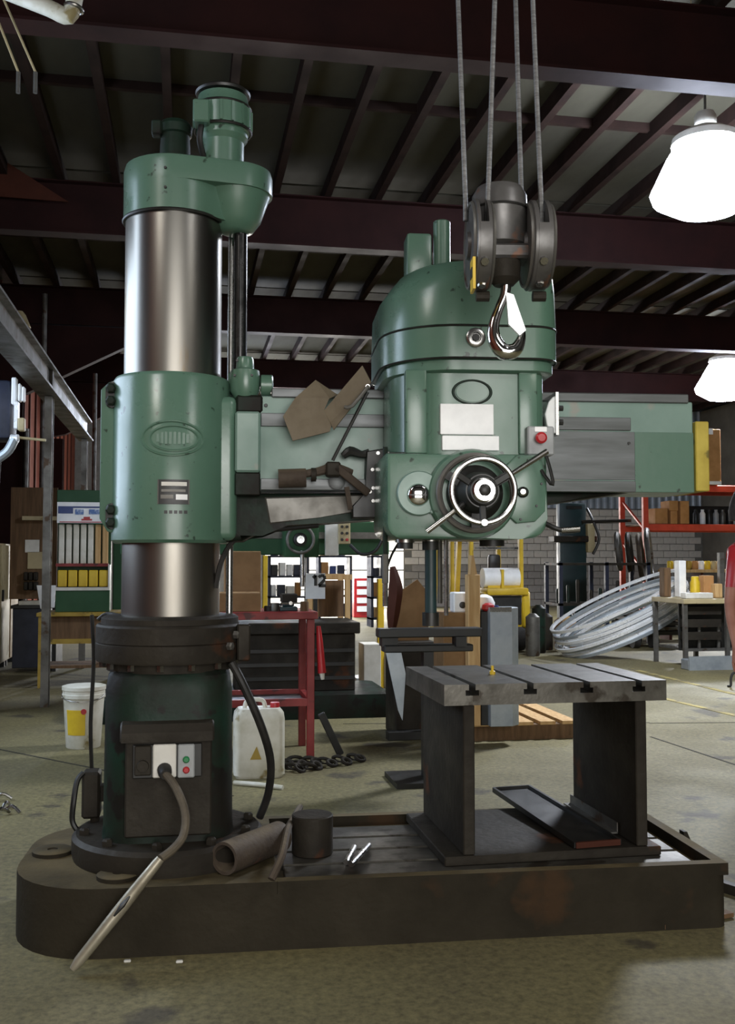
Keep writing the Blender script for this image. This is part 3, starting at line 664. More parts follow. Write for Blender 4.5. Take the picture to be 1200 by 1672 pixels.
# spindle, feed rod and caps under the gearbox
def down(px, ya, yb, ly, r, name, m, par, n=18):
    x, za = ap(px, ya, ly); zb_ = ap(px, yb, ly)[1]; return B(A).cyl((x, ly, za), (x, ly, zb_), r, n=n).done(name, m, par)
down(661, 876, 886, -.5, .034, 'oil_cap', 'steel', gb); down(661, 885, 896, -.5, .028, 'oil_cap_neck', 'black', gb)
sp = down(703, 870, 1004, -.42, .021, 'spindle', 'teal', drill)
down(703, 872, 884, -.42, .032, 'spindle_collar', 'steel', sp); down(703, 884, 898, -.42, .03, 'spindle_nut', 'black', sp)
down(703, 1000, 1022, -.42, .03, 'drill_socket', 'black', sp)
down(728, 870, 1005, -.36, .008, 'depth_rod', 'steel', sp, 10); down(718, 870, 985, -.3, .009, 'stop_rod', 'steel_dull', sp, 10)
down(803, 876, 892, -.4, .045, 'drain_cap', 'black', gb)
cp = down(629, 730, 905, -.47, .0085, 'coolant_pipe', 'green_dirt_shade', drill, 10)
down(629, 905, 952, -.47, .012, 'coolant_valve', 'steel_dull', cp, 10); down(629, 952, 990, -.47, .010, 'coolant_nozzle', 'steel', cp, 10)
B(A).tube([H3(629, 935, -.47), H3(640, 905, -.45), H3(655, 880, -.42)], .005, 6, 4).done('coolant_hose', 'black', cp)
x, z = ap(647, 744, -.45); B(A).cyl((x - .03, -.5, z), (x + .03, -.5, z), .008, n=10).done('pipe_clip', 'steel', cp)
# ---- column clamp linkage and folded chip guard hanging on the arm left of the head
cl = B(A).prism([ap(*p, -.16) for p in ((598, 737), (630, 732), (632, 846), (575, 846), (575, 826), (598, 806))], -.17, AF, .004, 'y').done('clamp_plate', 'black', drill)
for p in ((617, 740), (608, 767), (618, 780), (609, 797), (604, 803), (609, 818), (585, 790)):
    disc(p[0], p[1], -.17, [(.008, 0), (.007, .006)], 'clamp_bolt', 'steel', cl, 8)
B(A).tube([H3(560, 745, -.15), H3(572, 737, -.15), H3(590, 742, -.15), H3(603, 740, -.15)], [.012, .02, .014, .018], 8, 4).done('clamp_dog', 'black', cl)
B(A).bar(H3(548, 762, -.19), H3(602, 806, -.19), .03, .02, (0, 1, 0), .003).done('clamp_lever', 'rust', cl)
B(A).bar(H3(566, 795, -.18), H3(572, 832, -.18), .018, .02, (0, 1, 0)).done('clamp_link', 'rust', cl)
B(A).box(hx(532, 770, -.19), hx(556, 770, -.19), -.2, -.14, ap(540, 778, -.19)[1], ap(540, 754, -.19)[1], .006).done('clamp_block', 'cast', cl)
B(A).lathe([(.026, 0), (.026, .018), (.02, .02)], (hx(508, 775, -.16), -.16, ap(508, 775, -.16)[1]), (1, 0, 0), 16).done('shaft_collar', 'cast', cl)
x, z = ap(476, 780, -.16)
cs = B(A).pipe((x - .05, -.16, z - .004), (x + .055, -.16, z), .036, .026).done('rusted_sleeve', 'rust', cl)
B(A).tube([H3(490, 775, -.16), H3(520, 770, -.16), H3(545, 764, -.17), H3(575, 772, -.16)], [.014, .017, .02, .013], 10, 3).done('clamp_shaft', 'rust', cl)
disc(550, 786, -.12, [(.032, 0), (.032, .012), (.02, .016)], 'round_boss', 'steel_way', cl, 20)
rod_ = B(A).tube([H3(543, 752, -.2), H3(600, 640, -.22)], .0065, 8, 1).done('pivot_rod', 'black', cl)
gd = B(A).sheet([H3(462, 680, -.20), H3(482, 650, -.19), H3(538, 650, -.19), H3(529, 670, -.20), H3(543, 690, -.2), H3(538, 705, -.205), H3(478, 720, -.21)], .006).done('chip_guard', 'rust_sheet', drill, 0)
B(A).sheet([H3(529, 671, -.2), H3(592, 597, -.26), H3(606, 624, -.28), H3(545, 702, -.22), H3(540, 690, -.205)], .006).done('guard_wing', 'rust_sheet', gd, 0)
B(A).sheet([H3(481, 651, -.19), H3(515, 621, -.15), H3(551, 645, -.16), H3(538, 651, -.19)], .006).done('guard_flap', 'rust_sheet', gd, 0)
B(A).tube([H3(562, 664, -.3), H3(575, 663, -.3), H3(602, 630, -.3)], .007, 8, 2).done('guard_handle', 'steel_dull', gd)
B(A).lathe([(.009, 0), (.009, .012)], H3(600, 632, -.28), (0, -1, 0), 10).done('guard_pivot', 'steel', gd)
# ---- hoses on the pedestal
B().tube([W(378, 1082, 3.85), W(398, 1120, 3.85), W(428, 1190, 3.9), W(442, 1245, 4.0), W(438, 1295, 4.1), W(424, 1334, 4.15)], .016, 10, 5).done('supply_hose', 'rubber', drill)
B().tube([W(352, 960, 3.9), W(362, 915, 3.9), W(385, 880, 3.95), W(425, 868, 4.05), W(520, 858, 4.1)], .010, 8, 5).done('arm_hose', 'rubber', drill)
B().tube([W(150, 1004, 4.1), W(153, 1080, 4.1), W(148, 1180, 4.1), W(150, 1262, 4.1)], .008, 8, 4).done('side_cable', 'black', drill)
B().tube([W(160, 1012, 4.2), W(175, 1002, 4.2), W(200, 1006, 4.15)], .008, 8, 3).done('side_cable', 'black', drill)
p = W(152, 1295, 4.05); B().box(p.x - .04, p.x + .03, p.y - .05, p.y + .05, p.z - .09, p.z + .09, .01).box(p.x + .02, CXW - .2, p.y - .02, p.y + .04, p.z - .03, p.z + .03).done('junction_box', 'cast', drill)
B().tube([W(136, 1262, 4.0), W(126, 1275, 3.98), W(120, 1310, 3.95), W(118, 1340, 3.95), W(126, 1356, 3.95)], .011, 8, 4).done('side_cable', 'black', drill)
# ================================================================ things on and in front of the base
# box table with T slots
tx0, tx1, ty0, ty1 = .955, 1.845, 3.69, 4.36
BED = .215; TT = .885; TH = .078
bt = thing('box_table', 'dark cast iron box table with T slotted top standing on the machine base', 'table', ((tx0 + tx1) / 2, (ty0 + ty1) / 2, BED))
B().box(tx0, tx1 - .03, ty0, ty1, BED, BED + .035, .004).done('bottom_plate', 'cast', bt)
B().box(tx0 + .075, tx0 + .12, ty0 + .01, ty1 - .01, BED + .035, TT - TH, .004).done('side_plate', 'cast', bt)
B().box(tx1 - .125, tx1 - .08, ty0 + .01, ty1 - .01, BED + .035, TT - TH, .004).done('side_plate', 'cast', bt)
poly = [(tx0, TT - TH), (tx1, TT - TH), (tx1, TT)]
for f in (.872, .632, .378, .122):
    xc = tx0 + f * (tx1 - tx0)
    poly += [(xc + .013, TT), (xc + .013, TT - .022), (xc + .026, TT - .022), (xc + .026, TT - .042), (xc - .026, TT - .042), (xc - .026, TT - .022), (xc - .013, TT - .022), (xc - .013, TT)]
poly.append((tx0, TT))
B().prism(poly, ty0, ty1, .0, 'y').done('slotted_top', 'cast_top', bt, 0)
p = onz(804, 1101, TT)
tag(B().lathe([(.012, 0), (.012, .012), (.006, .016), (.006, .035)], (p.x, p.y, TT), n=12).done('brass_plug', 'yellow', None), 'small yellow brass plug lying on the slotted table top', 'plug')
p, q = onz(775, 1100, TT), onz(845, 1086, TT)
# dark tray leaning inside the table, angle iron beside it
TZ = BED + .036
a, b_, c, d = onz(806, 1294, TZ + .03), onz(864, 1290, TZ + .03), onz(1012, 1380, TZ), onz(940, 1386, TZ)
for v in (a, b_): v.z = TZ + .03
t = thing('metal_tray', 'shallow dark tray with reddish end lying inside the box table', 'tray', (c.x, c.y, TZ))
for v in (a, b_, c, d): v.x = min(max(v.x, tx0 + .14), tx1 - .15); v.y = min(max(v.y, ty0 + .02), ty1 + .2)
up_ = Vector((0, 0, .008))
B().sheet([a + up_, b_ + up_, c + up_, d + up_], .006).done('tray_bottom', 'black', t, 0)
b = B()
for u, v in ((a, b_), (b_, c), (d, a)): b.bar(u + up_ * 1.6, v + up_ * 1.6, .012, .022)
b.done('tray_rim', 'black', t, 0)
B().bar(c + up_ * 1.6, d + up_ * 1.6, .012, .022).done('tray_end', 'redbrown', t, 0)
xa = tx1 - .15
tag(B().bar((xa, 4.36, TZ + .01), (xa, 3.86, TZ + .01), .035, .006).bar((xa + .016, 4.36, TZ + .03), (xa + .016, 3.86, TZ + .03), .005, .04).done('angle_iron', 'steel_dull', None, 0), 'rusty angle iron along the foot of the right table plate', 'angle iron')
# pipe, cylinder block, bent rod, bright rods on the bed
def tpt(px, py, z): return onz(px, py, z)
a, b_ = onz(366, 1402, BZ + .06), onz(456, 1366, BZ + .06)
tag(B().pipe(a, b_, .058, .047, 28).done('steel_pipe', 'rust', None), 'short wide steel pipe lying on the base, open end to the viewer', 'pipe')
p = tpt(507, 1398, BED)
tag(B().lathe([(.076, 0), (.08, .004), (.08, .146), (.076, .15)], (p.x + .012, p.y + .04, BED), n=36).done('round_steel_block', 'cast', None), 'dark round steel block standing beside the pipe', 'block')
tag(B().tube([W(443, 1436, 3.50), W(460, 1398, 3.56), W(468, 1362, 3.72), W(474, 1345, 4.0), W(490, 1318, 4.42)], .014, 8, 4).done('bent_bar', 'rust', None), 'bent rusty bar leaning over the rim between pipe and block', 'bar')
for i, (u, v) in enumerate((((565, 1408), (578, 1383)), ((573, 1412), (602, 1380)))):
    a, b_ = onz(*u, BED + .012), onz(*v, BED + .012)
    tag(B().cyl(a, b_, .011, n=10).done('bright_rod', 'steel', None), ['thick short bright steel rod on the bed, left of the pair', 'long thin bright steel rod on the bed, right of the pair'][i], 'rod')
# power cable and sleeve tube running to the floor
end = onz(118, 1583, .022); mid = W(262, 1402, 3.46)
pc = thing('power_cable', 'thick grey power cable from the pedestal socket ending in a stiff pale tube', 'cable', (end.x, end.y, 0))
B().lathe([(.026, 0), (.024, .03), (.018, .045)], SOCK, (.1, -1, -.25), 16).done('plug', 'rubber', pc)
B().tube([SOCK + Vector((0, -.03, -.005)), W(286, 1284, 3.6), W(302, 1325, 3.56), W(300, 1362, 3.53), W(284, 1385, 3.5), mid], .0145, 10, 5).done('cord', 'cable_grey', pc)
dirv = (end - mid)
B().tube([mid, mid + dirv * .05, mid + dirv * .35, mid + dirv * .5, mid + dirv * .93, end], [.015, .017, .021, .021, .018, .011], 12, 1).done('stiff_tube', 'alu_tube', pc)
s = RIGHT * -.0 - FWD * .0215 + Vector((0, 0, .004)); B().tube([mid + dirv * .34 + s * .9, mid + dirv * .42 + s, mid + dirv * .52 + s * .9], [.003, .009, .003], 8, 3).done('slit', 'black', pc)
# loose bits on the floor
p, q = onz(1080, 1512, .01), onz(1192, 1492, .01)
tag(B().bar((p.x, p.y, .012), (q.x, q.y, .012), .04, .016).done('wood_lath', 'wood_dark', None, 0), 'thin wood lath on the floor under the right end of the base', 'lath')
p = onz(1150, 1395, .0)
for i, (u, v, w, m, lab) in enumerate((((1165, 1418), (1215, 1425), .05, 'wood_dark', 'dark board on the floor right of the base, nearer one'), ((1135, 1365), (1215, 1420), .04, 'cast', 'dark bar on the floor behind the right end of the base'))):
    if i == 1: a = Vector((2.12, 4.0, .02)); b_ = Vector((2.3, 3.6, .02))
    else: a = Vector((2.12, 3.48, .02)); b_ = Vector((2.6, 3.42, .02))
    tag(B().bar((a.x, a.y, .02), (b_.x, b_.y, .02), w, .04).done('floor_bar', m, None, 0), lab, 'bar')
p = Vector((2.03, 4.02, 0))
b = B().prism([(2.09, .0), (2.17, .0), (2.15, .1), (2.105, .2), (2.09, .2)], 4.04, 4.08, 0, 'y')
tag(b.done('steel_wedge', 'cast', None, 0), 'upright dark steel wedge behind the right end of the base', 'wedge')
for i, (px_, py_) in enumerate(((4, 1302), (10, 1316), (20, 1322), (2, 1326))):
    p = onz(px_, py_, .02); a = i * 1.3
    tag(B().tube([p + Vector((-.05 * math.cos(a), -.05 * math.sin(a), -.01)), p + Vector((0, 0, .02)), p + Vector((.05 * math.cos(a), .05 * math.sin(a), -.008))], .009, 8, 3).done('metal_scrap', 'steel', None),
        'curled bright metal scrap in the small heap at the left edge', 'scrap', 'metal scraps at the left edge')
for i, (px_, py_) in enumerate(((220, 1540), (293, 1569), (208, 1568))):
    p = onz(px_, py_, .006); tag(B().box(p.x - .012, p.x + .012, p.y - .008, p.y + .008, .0, .008, .003).done('paper_scrap', 'white_paint', None), ['tiny pale scrap at the foot of the base beside the tube', 'tiny pale scrap on the floor in front of the base', 'tiny pale scrap just right of the tube end'][i], 'scrap')
# ---------------------------------------------------------------- crane hook block
HD = 3.05
hc = W(825, 385, HD); HB = frame((hc.x, hc.y, 0), -YAW + math.radians(1.5)); HBI = HB.inverted()
def hp(px, py, ly=0.0):
    o = HBI @ Vector((0, 0, EYE)); r = HBI.to_3x3() @ ray(px, py); t = (ly - o.y) / r.y; return (o.x + r.x * t, ly, o.z + r.z * t)
hk = thing('hook_block', 'dark twin sheave crane hook block with bright hook hanging on four wire ropes', 'hook block', (hc.x, hc.y, hp(825, 585)[2]))
def sheave(pxa, pxb, pyc, R, lab):
    xa, xb = hp(pxa, pyc, -.1)[0], hp(pxb, pyc, -.1)[0]; zc = hp(pxa, pyc, 0)[2]; w = xb - xa
    g = B(HB).lathe([(.03, 0), (R * .86, 0), (R, .008), (R, w * .3), (R * .93, w * .3), (R * .55, w * .35), (R * .55, w * .65), (R * .93, w * .7), (R, w * .7), (R, w - .008), (R * .86, w), (.03, w)], (xa, 0, zc), (1, 0, 0), 40).done('sheave_guard', 'block_paint', hk)
    # closed guard band over the lower half, open slot where the ropes enter
    rings = []
    for i in range(25):
        t = PI * .93 + (PI * 1.14) * i / 24
        rings.append([(x, math.cos(t) * r, zc + math.sin(t) * r) for x, r in ((xa + w * .25, R * .9), (xa + w * .25, R * 1.01), (xa + w * .75, R * 1.01), (xa + w * .75, R * .9))])
    B(HB).loft(rings).done('guard_band', 'block_paint', g)
    B(HB).torus((xa + .002, 0, zc), (1, 0, 0), R * .9, .007, 40, 6).done('guard_rim', 'steel_dull', g)
    B(HB).torus((xb - .002, 0, zc), (1, 0, 0), R * .9, .007, 40, 6).done('guard_rim', 'steel_dull', g)
    B(HB).lathe([(.045, 0), (.04, .012), (.02, .016)], (xa + .002, 0, zc), (-1, 0, 0), 20).done('axle_cap', 'block_paint', g)
    for t in (-.6, -1.2): B(HB).lathe([(.014, 0), (.012, .01)], (xa + w * .5, math.cos(PI + t * -1) * R * .0 - R * 1.0 * math.cos(t), zc + R * 1.0 * math.sin(t)), (0, -math.cos(t), math.sin(t)), 8).done('guard_bolt', 'steel', g)
    return xa, xb, zc, g
xa, xb, zc_, gl = sheave(774, 806, 402, .140, 'l')
xc, xd, _, gr = sheave(868, 905, 402, .135, 'r')
y_, z_0 = -.088, hp(765, 448, -.088)[2]
B(HB).box(xa - .006, xa + .002, -.118, -.055, z_0 - .05, z_0 + .045).done('warning_label', 'yellow', gl, 0)
B(HB).box(xa - .008, xa + .0, -.105, -.068, z_0 - .012, z_0 + .018).done('label_mark', 'black', gl, 0)
zt_, zm_, zl_ = hp(812, 300)[2], hp(812, 342)[2], hp(812, 400)[2]
bc = (xb + xc) / 2 - .02
cen = B(HB).lathe([(.062, zl_ - .01), (.084, zl_), (.086, zm_), (.088, zm_ + .004), (.086, zm_ + .01), (.084, zt_ - .035), (.07, zt_ - .01), (.04, zt_)], (bc, .02, 0), n=28).done('centre_housing', 'block_paint', hk)
B(HB).torus((bc, .02, zm_), (0, 0, 1), .087, .004, 36, 6).done('housing_band', 'black', cen)
B(HB).box(xb - .01, xc + .01, -.05, .05, hp(825, 428)[2], hp(825, 404)[2], .008).done('cross_head', 'block_paint', hk)
B(HB).lathe([(.05, hp(825, 430)[2]), (.052, hp(825, 434)[2]), (.048, hp(825, 458)[2]), (.03, hp(825, 468)[2])], ((xb + xc) / 2 - .012, -.01, 0), n=24).done('swivel', 'cast', hk)
path = [(826, 466), (824, 482), (814, 506), (806, 532), (808, 556), (822, 574), (840, 572), (850, 556), (853, 538)]
B(HB).tube([hp(*p, -.01) for p in path], [.017, .015, .014, .017, .022, .026, .023, .015, .008], 14, 5).done('hook', 'chrome', hk)
B(HB).sheet([hp(826, 478, -.028), hp(838, 482, -.028), (hp(858, 540, -.028)), hp(848, 548, -.028), hp(830, 530, -.028)], .014).done('hook_latch', 'galv_bright', hk, 0)  # near-white latch, the lamp's reflection put into its colour
for px_, lab in ((768, 'l'), (860, 'r')):
    q = hp(px_ + 20, 484, 0); B(HB).lathe([(.016, -.02), (.016, .02)], (q[0], 0, q[2]), (1, 0, 0), 10).done('guard_foot', 'cast', hk)
for i, (t_, b__, dd) in enumerate((((748, 0), (760, 330), .03), ((808, 0), (796, 345), -.07), ((842, 0), (851, 318), .05), ((870, 0), (884, 345), -.06))):
    a, c = Vector(hp(*b__, dd)), Vector(hp(*t_, dd)); k = (5.75 - a.z) / (c.z - a.z)
    B(HB).tube([a + Vector((0, 0, -.06)), a, c, a + (c - a) * k], .0075, 8, 1).done('wire_rope', 'rope', hk)
# ================================================================ MIDDLE GROUND
def box_thing(name, label, cat, x0, x1, y0, y1, d, dep, m, bev=.01, group=None, floor=False):
    q = bb(x0, x1, y0, y1, d, dep)
    if floor: q[4] = 0
    return tag(B().box(*q, bev).done(name, m, None, 30), label, cat, group)
def carton(label, x0, x1, y0, y1, d, dep, m='cardboard', group=None, z0=None):
    q = bb(x0, x1, y0, y1, d, dep)
    if z0 is not None: q[5] += z0 - q[4]; q[4] = z0
    t = thing('carton', label, 'carton', ((q[0] + q[1]) / 2, q[2] + dep / 2, q[4]), group)
    B().box(*q, .004).done('box', m, t, 0)
    B().box(q[0] - .001, q[1] + .001, q[2] + dep * .46, q[2] + dep * .54, q[5] - .001, q[5] + .003).done('tape', 'wood', t, 0)
    return q
# white pail
p = onz(136, 1219, 0); pr = .145
t = thing('pail', 'white plastic pail with yellow label behind the pedestal', 'pail', (p.x, p.y, 0))
B().lathe([(.118, .0), (.122, .005), (.145, .36), (.156, .36), (.156, .385), (.15, .39), (.15, .41), (.156, .415), (.156, .44), (.14, .445)], (p.x, p.y, 0), n=32).done('bucket', 'white_plastic', t)
r = []
for i in range(7):
    a = math.radians(-140 + i * 10); r.append([(p.x + rr * math.cos(a), p.y + rr * math.sin(a), z) for rr, z in ((.126, .1), (.131, .1), (.143, .28), (.138, .28))])
B().loft(r).done('label', 'yellow', t)
a = math.radians(-85); B().lathe([(.02, 0), (.02, .004)], (p.x + .139 * math.cos(a), p.y + .139 * math.sin(a), .27), (math.cos(a), math.sin(a), 0), 14).done('label_spot', 'red', t)
B().tube([(p.x - .155, p.y, .39), (p.x - .12, p.y - .13, .36), (p.x, p.y - .165, .34), (p.x + .12, p.y - .13, .36), (p.x + .155, p.y, .39)], .004, 6, 4).done('handle', 'steel', t)
# white jerrycan
p = onz(424, 1272, 0); q0_, q1_ = W(383, 1272, 6.2), W(465, 1165, 6.2)
w = (q1_ - q0_).length * .6
t = thing('jerrycan', 'stained white plastic jerrycan under the red bench', 'jerrycan', (p.x, p.y, 0))
B().loft([[(p.x + x * k, p.y + .1 + y * k, z) for x, y in rrect(-.158, .158, -.1, .1, .045, 5)] for z, k in ((0, .9), (.02, 1), (.36, 1), (.4, .96), (.425, .82))]).done('body', 'white_plastic', t)
B().lathe([(.03, .42), (.03, .45), (.028, .455)], (p.x + .1, p.y + .1, 0), n=16).done('cap', 'red', t)
B().tube([(p.x - .09, p.y + .1, .42), (p.x - .07, p.y + .1, .47), (p.x + .02, p.y + .1, .47), (p.x + .04, p.y + .1, .42)], .014, 8, 4).done('handle', 'white_plastic', t)
B().prism([(p.x - .06, .12), (p.x + .01, .12), (p.x - .02, .2)], p.y - .003, p.y + .005, 0, 'y').done('label', 'yellow_old', t, 0)
a, b_ = onz(382, 1278, .012), onz(462, 1286, .012)
tag(B().tube([a, (a + b_) / 2 + Vector((0, 0, .004)), b_], .014, 8, 3).done('white_hose_piece', 'white_plastic', None), 'short white plastic stick on the floor before the jerrycan', 'stick')
# red bench
leg = onz(506, 1240, 0); ry0 = leg.y; bz = W(506, 1000, 6.85).z; rx1 = leg.x + .03; rx0 = rx1 - 1.15; ry1 = ry0 + .55
rb = thing('steel_bench', 'red steel frame bench with open shelf behind the column', 'bench', ((rx0 + rx1) / 2, (ry0 + ry1) / 2, 0))
for x, y in ((rx1 - .05, ry0), (rx0, ry0), (rx1 - .05, ry1 - .05), (rx0, ry1 - .05)): B().box(x, x + .05, y, y + .05, 0, bz - .05, .003).done('leg', 'red_frame', rb, 0)
B().box(rx0 - .02, rx1 + .02, ry0 - .02, ry1 + .02, bz - .05, bz, .004).done('top', 'red_frame', rb, 0)
sz = .36
for q in ((rx0 + .05, rx1 - .05, ry0 + .005, ry0 + .045), (rx0 + .05, rx1 - .05, ry1 - .045, ry1 - .005), (rx1 - .045, rx1 - .005, ry0 + .05, ry1 - .05), (rx0 + .005, rx0 + .045, ry0 + .05, ry1 - .05)): B().box(*q, sz, sz + .05).done('shelf_rail', 'red_frame', rb, 0)
B().box(rx0 + .05, rx1 - .05, ry0 + .05, ry1 - .05, sz + .01, sz + .02).done('shelf', 'black', rb, 0)
dB = 6.95
q = carton('flat brown carton lying on the red bench', 356, 426, 969, 1000, dB, .3, 'cardboard_dim', None, bz)
carton('tall brown carton behind the flat one on the red bench', 366, 426, 906, 1000, dB + .4, .12, 'cardboard_dim', None, bz)
# clutter on the right of the bench: small vice, spray cans, rags
p = W(470, 998, 7.1)
t = thing('bench_vice', 'small dark bench vice on the red bench', 'vice', (p.x, p.y, bz))
B().box(p.x - .06, p.x + .06, p.y - .08, p.y + .08, bz, bz + .03, .005).box(p.x - .04, p.x + .04, p.y - .05, p.y + .05, bz + .03, bz + .09, .008).done('vice_body', 'teal', t, 30)
B().box(p.x - .055, p.x + .055, p.y - .12, p.y - .085, bz + .06, bz + .12, .006).box(p.x - .055, p.x + .055, p.y - .04, p.y + .01, bz + .06, bz + .12, .006).done('jaw', 'cast', t, 30)
B().cyl((p.x, p.y - .2, bz + .06), (p.x, p.y - .06, bz + .06), .013, n=10).cyl((p.x - .07, p.y - .19, bz + .06), (p.x + .07, p.y - .19, bz + .06), .006, n=8).done('vice_screw', 'steel', t)
for i, (a, m, h, lab) in enumerate(((438, 'rubber', .03, 'low dark tin on the red bench beside the cartons'), (448, 'steel_dull', .05, 'low grey tin on the red bench left of the vice'), (497, 'wood_dark', .06, 'squat brown tin on the red bench right of the vice'))):
    p = W(a, 998, 7.05); tag(B().lathe([(.03, 0), (.03, h), (.026, h + .006)], (p.x, p.y, bz), n=16).done('tin', m, None), lab, 'tin')
# red grease gun hanging at the bench corner
p0_ = Vector((rx1 + .03, ry0 + .03, bz - .1)); p1_ = Vector((rx1 + .055, ry0 + .03, bz - .42))
t = thing('grease_gun', 'red handled tool with pale tip hanging at the bench corner', 'tool', (p1_.x, p1_.y, p1_.z - .05))
B().tube([p0_, p0_ * .6 + p1_ * .4, p1_], [.014, .024, .03], 12, 3).done('barrel', 'red', t)
B().cyl(p1_, p1_ + Vector((.005, 0, -.045)), .02, .012, 10).done('tip', 'white_paint', t)
# black bar leaning by the bench, chain heap
a, b_ = W(524, 1165, 6.9), onz(556, 1232, .03)
tag(B().bar(a, b_, .05, .035, (0, 1, 0), .005).done('pry_bar', 'black', None), 'thick black bar propped against the bench leg', 'bar')
t = thing('chain', 'heavy dark chain lying on the floor below the bench', 'chain', onz(530, 1248, 0))
lk = [(470, 1246), (482, 1240), (494, 1248), (506, 1241), (518, 1250), (530, 1243), (542, 1246), (554, 1240), (566, 1243), (578, 1237), (588, 1238), (476, 1252), (490, 1254), (504, 1252), (516, 1244)]
for i, (u, v) in enumerate(lk):
    p = onz(u, v, .022); a = .2 * i
    B().torus(p, (math.sin(a) * .5, (i % 2) * .9 - .3, .6 if i % 2 else 1), .03, .011, 16, 6, rx=1.5).done('chain_link', 'cast', t)
# ---------------------------------------------------------------- second radial drill behind
f0 = onz(640, 1171, 0); sy = f0.y; sx1 = f0.x; s2 = thing('radial_drill', 'dark green radial drill in the background seen under the big arm', 'drill', (sx1 - 1.5, sy + .5, 0))
B().prism(rrect(sx1 - 2.6, sx1, sy, sy + 1.0, (.3, .05, .05, .3), 5), 0, .2, .01).done('base_plate', 'green_dirt_shade', s2)
tq = bb(386, 581, 1016, 1132, 8.9, .7); tq[4] = .2
tb_ = B().box(tq[0], tq[1], tq[2] + .03, tq[3], .2, tq[5] - .1, .008).box(tq[0] - .04, tq[1] + .04, tq[2], tq[3] + .03, tq[5] - .1, tq[5], .008).done('work_table', 'cast', s2, 30)
for k in range(3): z = .3 + k * .12; B().box(tq[0] + .01, tq[1] - .01, tq[2] + .018, tq[2] + .03, z, z + .03).done('table_slot', 'black', tb_, 0)
a, b_ = bb(381, 632, 856, 906, 9.3, .3)[:2]; q = bb(381, 632, 852, 906, 9.3, .3)
ar = B().box(q[0] - 1.0, q[1] + .02, q[2], q[3], q[4], q[5], .01).done('arm', 'green_dark', s2, 30)
B().box(q[0] - .9, q[1] + .02, q[2] - .012, q[2] + .01, q[5] - .16, q[5] - .1).done('arm_way', 'steel_dull', ar, 0)
c2x = q[0] - .75
B().cyl((c2x, q[2] + .15, .2), (c2x, q[2] + .15, 2.2), .17, n=28).done('column', 'steel_dull', s2)
hq = bb(463, 520, 850, 910, 9.1, .2); B().box(hq[0], hq[1], hq[2] - .05, hq[3], hq[4], hq[5] + .6, .02, 2).done('head', 'green_dark', s2, 30)
p = W(490, 881, 9.0); B().torus((p.x, p.y - .02, p.z), (0, 1, 0), .118, .014, 30, 8).done('handwheel', 'steel_dull', s2)
B().lathe([(.06, .05), (.06, -.02), (.035, -.03)], (p.x, p.y, p.z), (0, 1, 0), 20).done('wheel_hub', 'black', s2)
B().lathe([(.04, 0), (.034, .015), (.015, .015), (.012, .005)], (p.x, p.y - .03, p.z), (0, -1, 0), 18).done('hub_ring', 'chrome', s2)
B().cyl((p.x + .02, p.y + .02, p.z - .1), (p.x + .02, p.y + .02, p.z - .42), .02, n=12).done('spindle', 'steel', s2)
q = bb(531, 553, 856, 907, 9.1, .05); B().box(*q, .004).done('switch_plate', 'white_paint', s2, 0)
q = bb(553, 572, 852, 888, 9.05, .06); pbx = B().box(*q, .005).done('button_box', 'beige', s2, 0)
for k in range(3):
    for j in range(2): B().lathe([(.014, 0), (.012, .014)], (q[0] + .03 + j * .045, q[2], q[5] - .045 - k * .058), (0, -1, 0), 10).done('push_button', 'red' if k == 2 and j else 'black', pbx)
B().tube([W(572, 890, 9.05), W(590, 905, 9.0), W(612, 900, 9.0), W(625, 880, 9.0)], .016, 8, 4).done('pendant_cable', 'black', s2)
# clutter behind the bench: yellow post, numbered sign, wooden frame, cabinets of tools
q = bb(429, 437, 907, 985, 10.5, .08); q[4] = 0
tag(B().box(*q, .005).done('safety_post', 'yellow', None, 0), 'slim yellow safety post beyond the red bench', 'post')
q = bb(499, 531, 936, 978, 9.75, .02)
t = thing('number_sign', 'white sign with black number 12 behind the red bench', 'sign', ((q[0] + q[1]) / 2, q[2], 0))
B().box(*q).done('board', 'white_plate', t, 0); B().box(q[0] + .08, q[0] + .12, q[2] + .02, q[2] + .06, 0, q[5] - .02).done('stand', 'black', t, 0)
def seg(b, pts, w=.028):
    for a, c in zip(pts, pts[1:]): b.bar((a[0], q[2] - .006, a[1]), (c[0], q[2] - .006, c[1]), w, .01, (0, 1, 0))
zt1, zb1 = q[5] - .02, q[5] - .12; xm = q[0] + .095
b = B(); seg(b, [(xm, zb1), (xm, zt1), (xm - .025, zt1 - .025)]); seg(b, [(xm + .03, zt1 - .02), (xm + .05, zt1), (xm + .085, zt1 - .005), (xm + .09, zt1 - .04), (xm + .03, zb1), (xm + .1, zb1)]); b.done('digits', 'black', t, 0)
q = bb(511, 572, 938, 1008, 9.9, .5)
t = thing('wooden_crate_frame', 'open wooden frame on legs next to the number sign', 'frame', ((q[0] + q[1]) / 2, q[2], 0))
for x in (q[0], q[1] - .05):
    for y in (q[2], q[3] - .05): B().box(x, x + .05, y, y + .05, 0, q[5] - .05).done('post', 'wood', t, 0)
for y in (q[2], q[3] - .05): B().box(q[0] - .02, q[1] + .02, y, y + .05, q[5] - .05, q[5]).done('rail', 'wood', t, 0)
B().box(q[0] + .05, q[1] - .05, q[2] + .1, q[2] + .13, q[4], q[5] - .06).done('panel', 'wood_dark', t, 0)
q = bb(578, 603, 944, 995, 24.0, .5)
t = thing('tool_chest', 'red tool chest with white drawer fronts far down the aisle', 'tool chest', ((q[0] + q[1]) / 2, q[2], 0))
B().box(q[0], q[1], q[2], q[3], 0, q[5], .01).done('chest_body', 'red', t, 0)
